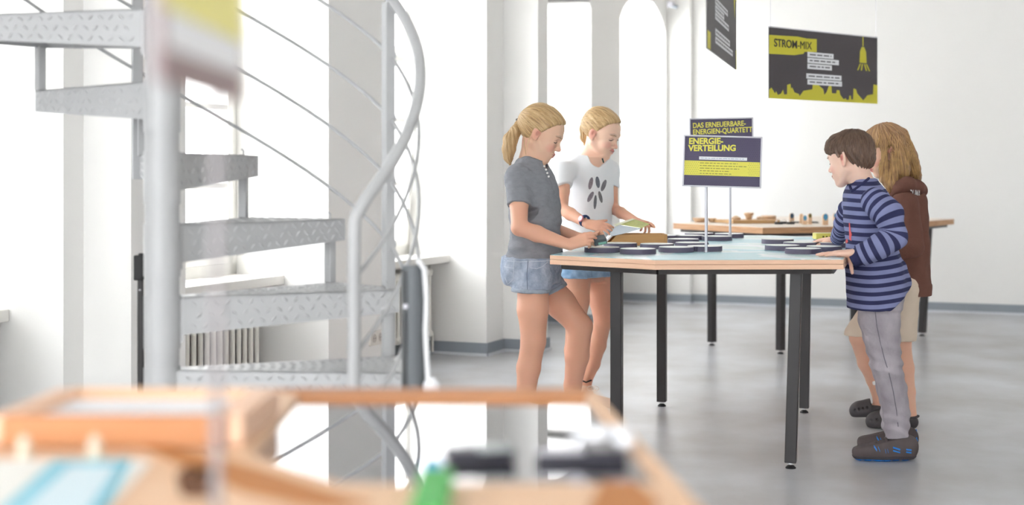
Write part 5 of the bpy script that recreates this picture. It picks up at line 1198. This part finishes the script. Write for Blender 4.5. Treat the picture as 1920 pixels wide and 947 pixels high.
def boy():
    Y = 6.06; root = person('boy in blue striped long sleeve shirt and grey jeans leaning on the map table', (at(1665,325,Y).x, Y, 0))
    f, l = frame(178, 0)[:, 0], frame(178, 0)[:, 1]
    hd = Head((1581,298), Y, +1, 140, 12, 3, .925, ear=1.15, flare=42)
    rows = [(338,1604,1632,.06),(350,1592,1650,.10),(362,1585,1662,.13),(385,1584,1668,.135),(420,1586,1672,.13),(455,1590,1676,.125),(490,1592,1684,.125),(520,1593,1692,.13),(550,1594,1696,.135),(578,1595,1692,.135)]
    st = loftpx(rows, Y, f, l, 0)
    sh_l, el_l, wr_l = at(1641,378,5.92), at(1677,445,5.84), at(1611,480,5.86)
    sh_r, el_r, wr_r = at(1605,372,6.20), at(1582,420,6.32), at(1570,447,6.55)
    arm_l = chain([sh_l, el_l, wr_l], [.040,.032,.023]); arm_r = chain([sh_r, el_r, wr_r], [.04,.032,.022])
    neck = [(Cap(hd.w((-.025,0,-.045)), at(1620,352,Y), .046, .05), .02)]
    W1 = at(1603,474,5.86)
    h1 = hand(W1, Vector((-1,.12,-.04)), (0,.05,-1), +1, .16, fing=[(2,4,3),(0,4,3),(0,5,4),(2,6,4)], spread=3, tdir=(.1,-.25,-1))
    W2_ = at(1566,449,6.62); h2 = hand(W2_, Vector((-.75,.7,-.12)), (0,-.1,-1), -1, .15, curl=(12,18,12), spread=4)
    L0 = Loft([(c_, a-(.010 if c_[2] > 1.13 else .03), b-(.010 if c_[2] > 1.13 else .03)) for c_, a, b in st], f, l); hips = [(Cap(at(1645,560,Y), at(1646,590,Y), .07), .02)]
    allp = [L0]+[q[0] for q in arm_l+arm_r+neck+h1+h2+hips]+[hd.ell((0,0,0),(.14,.1,.14))]
    leg = chain([at(1648,570,6.02), at(1665,688,6.0), at(1683,820,6.02)], [.05,.030,.026])+chain([at(1642,570,6.2), at(1660,688,6.2), at(1676,812,6.22)], [.05,.030,.026]); allp += [q[0] for q in leg]
    sd = Solid.around(allp, HB, .02); hd.build(sd)
    for q in neck: sd.add(*q)
    sd.add(L0, .02)
    for q in arm_l+arm_r+h1+h2+hips+leg: sd.add(*q)
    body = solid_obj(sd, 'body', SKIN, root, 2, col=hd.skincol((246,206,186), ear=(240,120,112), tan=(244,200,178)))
    hd.lashes(body, brow=(120,92,76))
    # hair: short, tufted
    sd = hair_shell(hd, .011, [(-.14,-.03),(-.09,-.062),(-.05,-.058),(-.03,-.03),(-.016,.02),(.012,.012),(.02,.006),(.03,.03),(.055,.026),(.075,.036),(.1,.05)], extra=[(hd.ell((.05,0,.075), (.04,.055,.032)), .03), (hd.ell((-.07,0,-.01), (.042,.06,.055)), .02)], k=.01)
    def hv(P):
        L = hd.loc(P); return np.stack([np.arctan2(L[:, 1], L[:, 0]+.04)*1.6, (L[:, 2])*9, L[:, 2]*0], 1)
    sd.fn(lambda P: .0035*np.sin(hv(P)[:, 0]*11+3*np.sin(P[:, 2]*40))*np.clip(.6-(hd.loc(P)[:, 2]-.02)*6, .15, 1)+.0016*np.sin(hv(P)[:, 0]*31+1.3+4*np.sin(P[:, 2]*30)))
    hair = solid_obj(sd, 'hair', BROWNH, root, 1, vec=hv)
    r = random.Random(8); paths = []
    for _ in range(420):
        ph = r.uniform(0, 2*math.pi); crown = np.array([-.35,.05,.93]); e = np.array([math.cos(ph), math.sin(ph), r.uniform(-.55,-.05)]); t0 = r.uniform(0,.75); t1 = min(1.02, t0+r.uniform(.18,.4)); k_ = np.array([0,0,r.uniform(-.15,.15)])
        paths.append([slerp(crown, e+k_*i/8, t0+(t1-t0)*i/8) for i in range(9)])
    strands(hd, hair, paths, BROWNH_S, .0013, (.001,.006), 5)
    # shirt
    lf = Loft([(c_, a+.005+.006*(c_[2] < .86), b+.005+.008*(c_[2] < .86)) for c_, a, b in st], f, l, zlo=at(0,579,Y).z)
    sd = Solid.around([lf], .0035, .06); sd.add(lf, .01); sd.add(Cap(sh_l, at(1622,354,Y), .056, .045), .04); sd.add(Cap(sh_r, at(1618,354,Y), .05, .045), .04)
    sd.add(Cap(at(1684,505,Y), at(1690,545,Y), .035, .045), .04)
    sd.sub(Cap(hd.w((-.03,0,-.03)), at(1616,350,Y), .050, .054), .006); sd.sub(Cap(at(1610,350,Y), at(1597,352,Y), .035, .012), .005)
    sd.fn(lambda P: .003*noise3(P, 34, 21)+.004*noise3(P*np.array([1,1,.5])+P[:, 2:3]*.5, 26, 22)*np.clip((1.0-P[:, 2])/.15, 0.1, 1))
    sd.cut(at(1640,579,Y), (0,0,-1), .003); sd.cut(at(1655,577,Y), Vector((.62,0,-.78)), .004)
    shirt = solid_obj(sd, 'striped_shirt', STRIPE, root, 2, vec=lambda P: np.stack([P[:, 2]+.010*np.sin(P[:, 0]*14)-.02, P[:, 0]*0, P[:, 0]*0], 1))
    for nm, pts, rs, cut_at in (('sleeve', [sh_l, at(1668,405,5.86), el_l, at(1650,462,5.83), wr_l], [.060,.057,.050,.050,.046], wr_l), ('sleeve', [sh_r, at(1589,398,6.27), at(1581,420,6.32), at(1576,436,6.42), wr_r], [.048,.042,.038,.036,.033], wr_r)):
        pr = chain(pts, rs, .015); sd = Solid.around([p for p, _ in pr], .0035, .03); [sd.add(*p) for p in pr]
        n_ = (Vector(pts[-1])-Vector(pts[-2])).normalized(); sd.cut(Vector(pts[-1]), n_, .003, near=pts[-1], rad=.09)
        def fold(P, pts=pts):
            s_ = polyparam(P, pts); return .0045*np.sin(s_*95+6*noise3(P, 9, 3))*np.exp(-((s_-.17)/.07)**2)+.003*noise3(P, 36, 24)
        sd.fn(fold); solid_obj(sd, nm, STRIPE, shirt, 2, vec=lambda P, pts=pts: np.stack([polyparam(P, pts), P[:, 0]*0, P[:, 0]*0], 1))
        c0 = Vector(pts[-1])+n_*.012; sdd = Solid(A3(c0)-.09, A3(c0)+.09, .0034); sdd.add(Cap(c0-n_*.06, c0+n_*.06, rs[-1]-.004, rs[-1]-.014), .001); sdd.cut(c0+n_*.022, n_, .003); sdd.cut(c0-n_*.03, -n_, .003); solid_obj(sdd, 'cuff', NAVY, shirt, 1)
    # neckline rib
    surf_line(shirt, [(1594,349),(1595,353),(1598,358.5),(1604,355),(1612,349),(1621,342),(1629,335),(1634,331)], .0062, NAVY, 'neck_rib', 5, .001)
    pk = mat('coral print', (226,96,96), .7); from mathutils.bvhtree import BVHTree
    bv = BVHTree.FromObject(shirt, bpy.context.evaluated_depsgraph_get()); o0 = OFF[shirt]
    for poly_ in ([(1592.5,418),(1594.5,418),(1596,440),(1597,452),(1593,448)], [(1593,432),(1596.5,434),(1598,440),(1596,447),(1593.5,446)], [(1586,452),(1589,447),(1591,453),(1588,457)]):
        vs = []
        for x, y in poly_:
            o = Vector((0,0,CAMZ)); h = bv.ray_cast(o-o0, (at(x,y,6)-o).normalized()); 
            if h[0] is not None: vs.append(h[0]+o0+h[1]*.002)
        if len(vs) >= 3: m = MB(); m.add(vs, [tuple(range(len(vs)))]); m.build('shirt_print', pk, shirt)
    # jeans
    def jl(dy, dx): return [at(1648+dx,556,Y+dy), at(1650+dx,600,Y+dy), at(1656+dx,640,Y+dy), at(1663+dx,684,Y+dy-.02), at(1674+dx,730,Y+dy), at(1681+dx,775,Y+dy), at(1681+dx,812,Y+dy)]
    la = chain(jl(-.04,0), [.086,.080,.068,.060,.056,.054,.051], .015); lb = chain(jl(.14,-6), [.082,.075,.064,.056,.052,.050,.046], .015)
    lo = Loft([(c_, a-.008, b-.008) for c_, a, b in st if c_[2] < .80], f, l); pr = [lo]+[q[0] for q in la+lb]; sd = Solid.around(pr, .0036, .02); sd.add(lo, .02)
    for q in la+lb: sd.add(*q)
    sd.add(Cap(at(1668,560,Y), at(1668,590,Y), .05, .04), .03)
    def wr(P):
        z = P[:, 2]; amp = np.exp(-((z-.42)/.09)**2)*1.0+np.exp(-((z-.12)/.07)**2)*1.1+.25
        return amp*(.0030*np.sin(z*120+3.2*noise3(P, 10, 31)+P[:, 0]*30))+.002*noise3(P, 55, 32)
    sd.fn(wr); sd.cut(at(1681,816,Y), (.1,0,-1), .003); jn = solid_obj(sd, 'jeans', GREYJ, root, 1)
    m = MB(); ps = []
    bv = BVHTree.FromObject(jn, bpy.context.evaluated_depsgraph_get()); o0 = OFF[jn]
    for x, y in ((1641,585),(1644,610),(1650,640),(1659,675),(1667,700),(1675,735),(1681,770),(1684,800)):
        o = Vector((0,0,CAMZ)); h = bv.ray_cast(o-o0, (at(x,y,6)-o).normalized())
        if h[0] is not None: ps.append(h[0]+o0)
    if len(ps) > 2: m.tube(ps, .0018, 6); m.build('seam', mat('jeans seam', (120,116,124), .9), jn)
    shoe_boy(root, (at(1713,858,6.04).x, 6.0, 0), (at(1592,858,6.04).x, 6.02, 0)); shoe_boy(root, (at(1704,840,6.3).x, 6.19, 0), (at(1599,840,6.3).x+.0, 6.24, 0))
boy()
# ================= girl in the brown hoodie
def clog(root, heel, toe, lift=0):
    d = Vector(toe)-Vector(heel); L = d.length; d.normalize(); sdv = Vector((-d.y, d.x, 0)).normalized(); up = d.cross(sdv); up = up if up.z > 0 else -up; h0 = Vector(heel)
    def q(u, v, z): return h0+d*(u*L)+sdv*v+up*z
    pr = [(Cap(q(.18,0,.030), q(.5,0,.030), .036, .038, (sdv,.9)), .02), (Cap(q(.5,0,.030), q(.80,0,.030), .040, .042), .02), (Cap(q(.5,0,.055), q(.72,0,.045), .034, .032), .02)]
    CL = mat('dark clog', (74,70,72), .65); sd = Solid.around([p for p, _ in pr], .0034); [sd.add(*p) for p in pr]
    sd.cut(q(0,0,.002), -up, .003); sd.cut(q(.3,0,.058), A3(up), .003, near=q(.2,0,.06), rad=.06)
    for v in (-1, 1):
        for i in range(4): sd.sub(Cap(q(.58+.1*i, .033*v, .05-.004*i), q(.58+.1*i, .05*v, .055-.004*i), .0055), .002)
    so = solid_obj(sd, 'clog', CL, root, 2)
    m = MB(); m.tube([q(.5,.038,.045), q(.3,.040,.05), q(.12,.032,.056), q(.05,0,.058), q(.12,-.032,.056), q(.3,-.040,.05), q(.5,-.038,.045)], .0065, 8); m.build('heel_strap', CL, so)
def girl_hoodie():
    Y = 6.85; root = person('girl with long dark blond hair in brown hoodie behind the boy', (at(1690,325,Y).x, Y, 0))
    f, l = frame(184, 0)[:, 0], frame(184, 0)[:, 1]
    hd = Head((1672,284), Y, +1, 186, 18, 0, .985)
    rows = [(345,1675,1712,.08),(355,1664,1725,.125),(370,1655,1732,.145),(400,1650,1734,.15),(440,1648,1736,.145),(480,1648,1738,.145),(520,1648,1739,.15),(551,1650,1738,.15)]
    st = loftpx(rows, Y, f, l, 0)
    sh_l, el_l, wr_l = at(1696,385,6.68), at(1712,462,6.62), at(1650,482,6.62)
    sh_r, el_r, wr_r = at(1690,380,7.02), at(1695,455,7.05), at(1640,475,6.95)
    arm = chain([sh_l, el_l, wr_l], [.04,.032,.022])+chain([sh_r, el_r, wr_r], [.04,.032,.022])
    h1 = hand(wr_l, (-1,.1,-.1), (0,0,-1), +1, .15, curl=(10,15,10)); h2 = hand(wr_r, (-1,.0,-.1), (0,0,-1), -1, .15, curl=(10,15,10))
    legA = chain([at(1672,545,6.92), at(1640,595,6.92), at(1612,632,6.92), at(1626,680,6.96), at(1639,712,6.98), at(1650,752,7.0), at(1653,768,7.0)], [.066,.062,.048,.044,.036,.030,.032], .015)
    legB = chain([at(1688,545,6.74), at(1690,600,6.76), at(1689,645,6.77), at(1696,690,6.78), at(1702,735,6.78), at(1706,778,6.78)], [.066,.062,.046,.043,.034,.031], .015)
    neck = [(Cap(hd.w((-.02,0,-.045)), at(1690,352,Y), .046, .05), .02)]; L0 = Loft(grow(st, -.04), f, l)
    allp = [L0]+[q[0] for q in arm+h1+h2+legA+legB+neck]+[hd.ell((0,0,0),(.14,.1,.14))]; sd = Solid.around(allp, HB, .02); hd.build(sd)
    for q in neck: sd.add(*q)
    sd.add(L0, .02)
    for q in arm+h1+h2+legA+legB: sd.add(*q)
    a = at(1653,766,7.0); sd.add(Cap(a, a+Vector((-.06,0,-.004)), .024, .018), .02); a = at(1706,785,6.78); a.z = .04; sd.add(Cap(a, a+Vector((-.12,0,-.01)), .03, .025), .02)
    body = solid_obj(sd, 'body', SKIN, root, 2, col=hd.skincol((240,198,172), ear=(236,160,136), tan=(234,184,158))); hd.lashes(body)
    # hair: shell plus long locks
    sd = hair_shell(hd, .014, [(-.14,-.2),(-.02,-.2),(-.012,.02),(.0,.03),(.004,-.2),(.042,-.2),(.055,.0),(.075,.045),(.12,.06)], pad=.2, k=.01)
    locks = []; r = random.Random(5)
    def lw(q): return Vector(hd.w(q))
    def lock(pts, rs): locks.extend([(Cap(a, b, ra, rb), .012) for a, b, ra, rb in zip(pts[:-1], pts[1:], rs[:-1], rs[1:])])
    lock([lw((.02,.072,.06)), at(1659,288,6.77), at(1656,316,6.76), at(1659,338,6.74), at(1669,360,6.72)], [.016,.016,.02,.021,.007])
    lock([lw((-.035,.076,.06)), at(1678,304,6.75), at(1673,330,6.73), at(1672,348,6.71), at(1680,360,6.70)], [.02,.024,.026,.022,.006])
    lock([lw((-.05,.07,.05)), at(1690,290,6.76), at(1693,320,6.75), at(1697,345,6.74)], [.028,.034,.034,.014])
    lock([lw((-.095,.03,.05)), at(1706,295,6.80), at(1712,318,6.82), at(1718,342,6.84)], [.028,.034,.032,.012])
    lock([lw((-.10,-.02,.03)), at(1708,305,6.90), at(1716,330,6.92), at(1722,347,6.92)], [.03,.034,.03,.012])
    lock([lw((-.03,-.074,.05)), at(1680,300,6.96), at(1684,340,6.97)], [.03,.034,.02]); lock([lw((.03,-.07,.05)), at(1660,300,6.95), at(1664,340,6.95)], [.025,.03,.016])
    for q in locks: sd.add(*q)
    s2 = Solid.around([q[0] for q in locks]+[hd.ell((0,0,.03),(.12,.1,.12))], .0032); 
    s2.F[:] = .5
    for p, k in hd.cranium(.014): s2.add(p, k)
    m_ = np.abs(s2.F) < .06; I = np.argwhere(m_); P = s2.lo+I*s2.h; L = hd.loc(P); d = (np.interp(L[:, 0], [-.14,-.02,.0,.03,.05,.07,.09,.12], [-.2,-.2,.03,.02,.03,.045,.055,.07])-L[:, 2])*.7; s2.F[m_] = np.maximum(s2.F[m_], d)
    for q in locks: s2.add(*q)
    s2.sub(hd.ell((.004,.088,-.002), (.017,.016,.030)), .006)
    def hv(P):
        L = hd.loc(P); return np.stack([np.arctan2(L[:, 1], L[:, 0]+.02)*1.6+.15*np.sin(P[:, 2]*18), P[:, 2]*6, P[:, 2]*0], 1)
    s2.fn(lambda P: .0028*np.sin(hv(P)[:, 0]*12+1.5*np.sin(P[:, 2]*20))+.0014*np.sin(hv(P)[:, 0]*33+2*np.sin(P[:, 2]*26)))
    hair = solid_obj(s2, 'hair', LONGH, root, 1, vec=hv)
    from mathutils.bvhtree import BVHTree
    bvh = BVHTree.FromObject(hair, bpy.context.evaluated_depsgraph_get()); oh = OFF[hair]; rs_ = random.Random(12); m = MB()
    for _ in range(260):
        x = rs_.uniform(1642, 1728); y = rs_.uniform(240, 330); ln = rs_.uniform(25, 60); pts = []; dx = (x-1668)*.008; lf_ = rs_.uniform(.0005,.005)
        for i in range(10):
            yy = y+ln*i/9; xx = x+dx*ln*i/9*.6+1.5*math.sin(yy*.09+x*.3); o = Vector((0,0,CAMZ)); h = bvh.ray_cast(o-oh, (at(xx,yy,7)-o).normalized())
            if h[0] is not None: pts.append(h[0]+oh+h[1]*lf_*math.sin(math.pi*(i+.5)/10))
        pts = [p_ for i, p_ in enumerate(pts) if i == 0 or (p_-pts[i-1]).length < .03]
        if len(pts) > 4: m.tube(pts, [.0012*math.sin(math.pi*(i+.5)/len(pts))+.0003 for i in range(len(pts))], 4)
    o_ = m.build('loose_strands', mat('long strand', (212,170,112), .5, var=.35, vscale=30), hair, fix=False); o_['kind'] = 'stuff'
    # hoodie
    lf = Loft(grow(st, .002), f, l, zlo=at(0,551,Y).z); pr = [lf, Cap(sh_l, el_l, .07), Cap(el_l, wr_l, .06), Cap(sh_r, el_r, .07), Cap(el_r, wr_r, .06)]
    sd = Solid.around(pr, .004, .05); sd.add(lf, .01)
    for sh, el, wr_ in ((sh_l, el_l, wr_l), (sh_r, el_r, wr_r)):
        sd.add(Cap(sh, at(1695,358,Y), .055, .05), .03); sd.add(Cap(sh, el, .062, .055), .02); sd.add(Cap(el, wr_, .052, .042), .012); sd.cut(wr_, (wr_-el), .003, near=wr_, rad=.07)
    sd.fn(lambda P: .004*noise3(P, 30, 41)+.006*noise3(P*np.array([1,1,.45]), 30, 42)*np.clip((1.05-P[:, 2])/.2, .2, 1)-.004*(P[:, 2] < at(0,530,Y).z))
    sd.cut(at(0,552,Y), (0,0,-1), .003)
    hoodie = solid_obj(sd, 'hoodie', BROWN, root, 2)
    pr = chain([at(1672,366,6.72), at(1686,352,6.69), at(1702,347,6.69), at(1717,352,6.74), at(1721,356,6.82), at(1722,356,6.92), at(1712,352,7.0), at(1690,352,7.0)], [.012,.022,.030,.034,.034,.034,.030,.025], .035)+[(Cap(at(1716,352,6.78), at(1724,362,6.86), .03, .026), .03)]
    sd = Solid.around([p for p, _ in pr], .0036, .02); [sd.add(*p) for p in pr]; sd.fn(lambda P: .003*noise3(P, 40, 44)); hood = solid_obj(sd, 'hood', BROWN, hoodie, 2)
    from mathutils.bvhtree import BVHTree
    bv = BVHTree.FromObject(hood, bpy.context.evaluated_depsgraph_get()); o0 = OFF[hood]
    vs, fs = text_mesh('DUMA', 1, offset=.03, extrude=0); xs = [v[0] for v in vs]; ys = [v[1] for v in vs]; x0, x1, y0, y1 = min(xs), max(xs), min(ys), max(ys); out = []
    for v in vs:
        u = (v[0]-x0)/(x1-x0); w_ = (v[1]-y0)/(y1-y0); px = 1706+u*19; py = 367-w_*12.5+u*1.0; o = Vector((0,0,CAMZ)); h = bv.ray_cast(o-o0, (at(px,py,7)-o).normalized())
        out.append((h[0]+o0+h[1]*.006) if h[0] is not None else at(px, py, 6.74))
    m = MB(); m.add(out, fs, False); m.build('lettering', mat('white flock', (240,236,236), .8), hood, fix=False)
    # shorts
    lo = Loft([(c_, a-.006, b-.006) for c_, a, b in st if c_[2] < .75], f, l); pr = [lo, Cap(at(1676,545,6.92), at(1611,630,6.92), .088, .072), Cap(at(1688,545,6.75), at(1690,640,6.77), .09, .070)]
    sd = Solid.around(pr, .0038, .03); [sd.add(q, .015) for q in pr]; sd.cut(at(1611,629,6.92), at(1619,650,6.92)-at(1618,615,6.92), .003, near=at(1610,635,6.92), rad=.1); sd.cut(at(1690,638,6.77), (0,0,-1), .003)
    sd.fn(lambda P: .003*noise3(P, 40, 51)); solid_obj(sd, 'cream_shorts', CREAM, root, 1)
    m = MB(); m.rbox(at(1641,718,6.935), (.028,.02,.004), .006, (.9,0,.2), (-.2,0,.9), (0,-1,0)); m.build('plaster', mat('white plaster', (244,242,240), .7), root)
    hx = at(1664,787,7.0); clog(root, Vector((at(1668,780,7.0).x, 6.98, .02)), Vector((at(1596,770,7.0).x, 7.02, .012)))
    clog(root, Vector((at(1726,800,6.78).x, 6.77, .0)), Vector((at(1620,800,6.78).x, 6.80, .0)))
girl_hoodie()
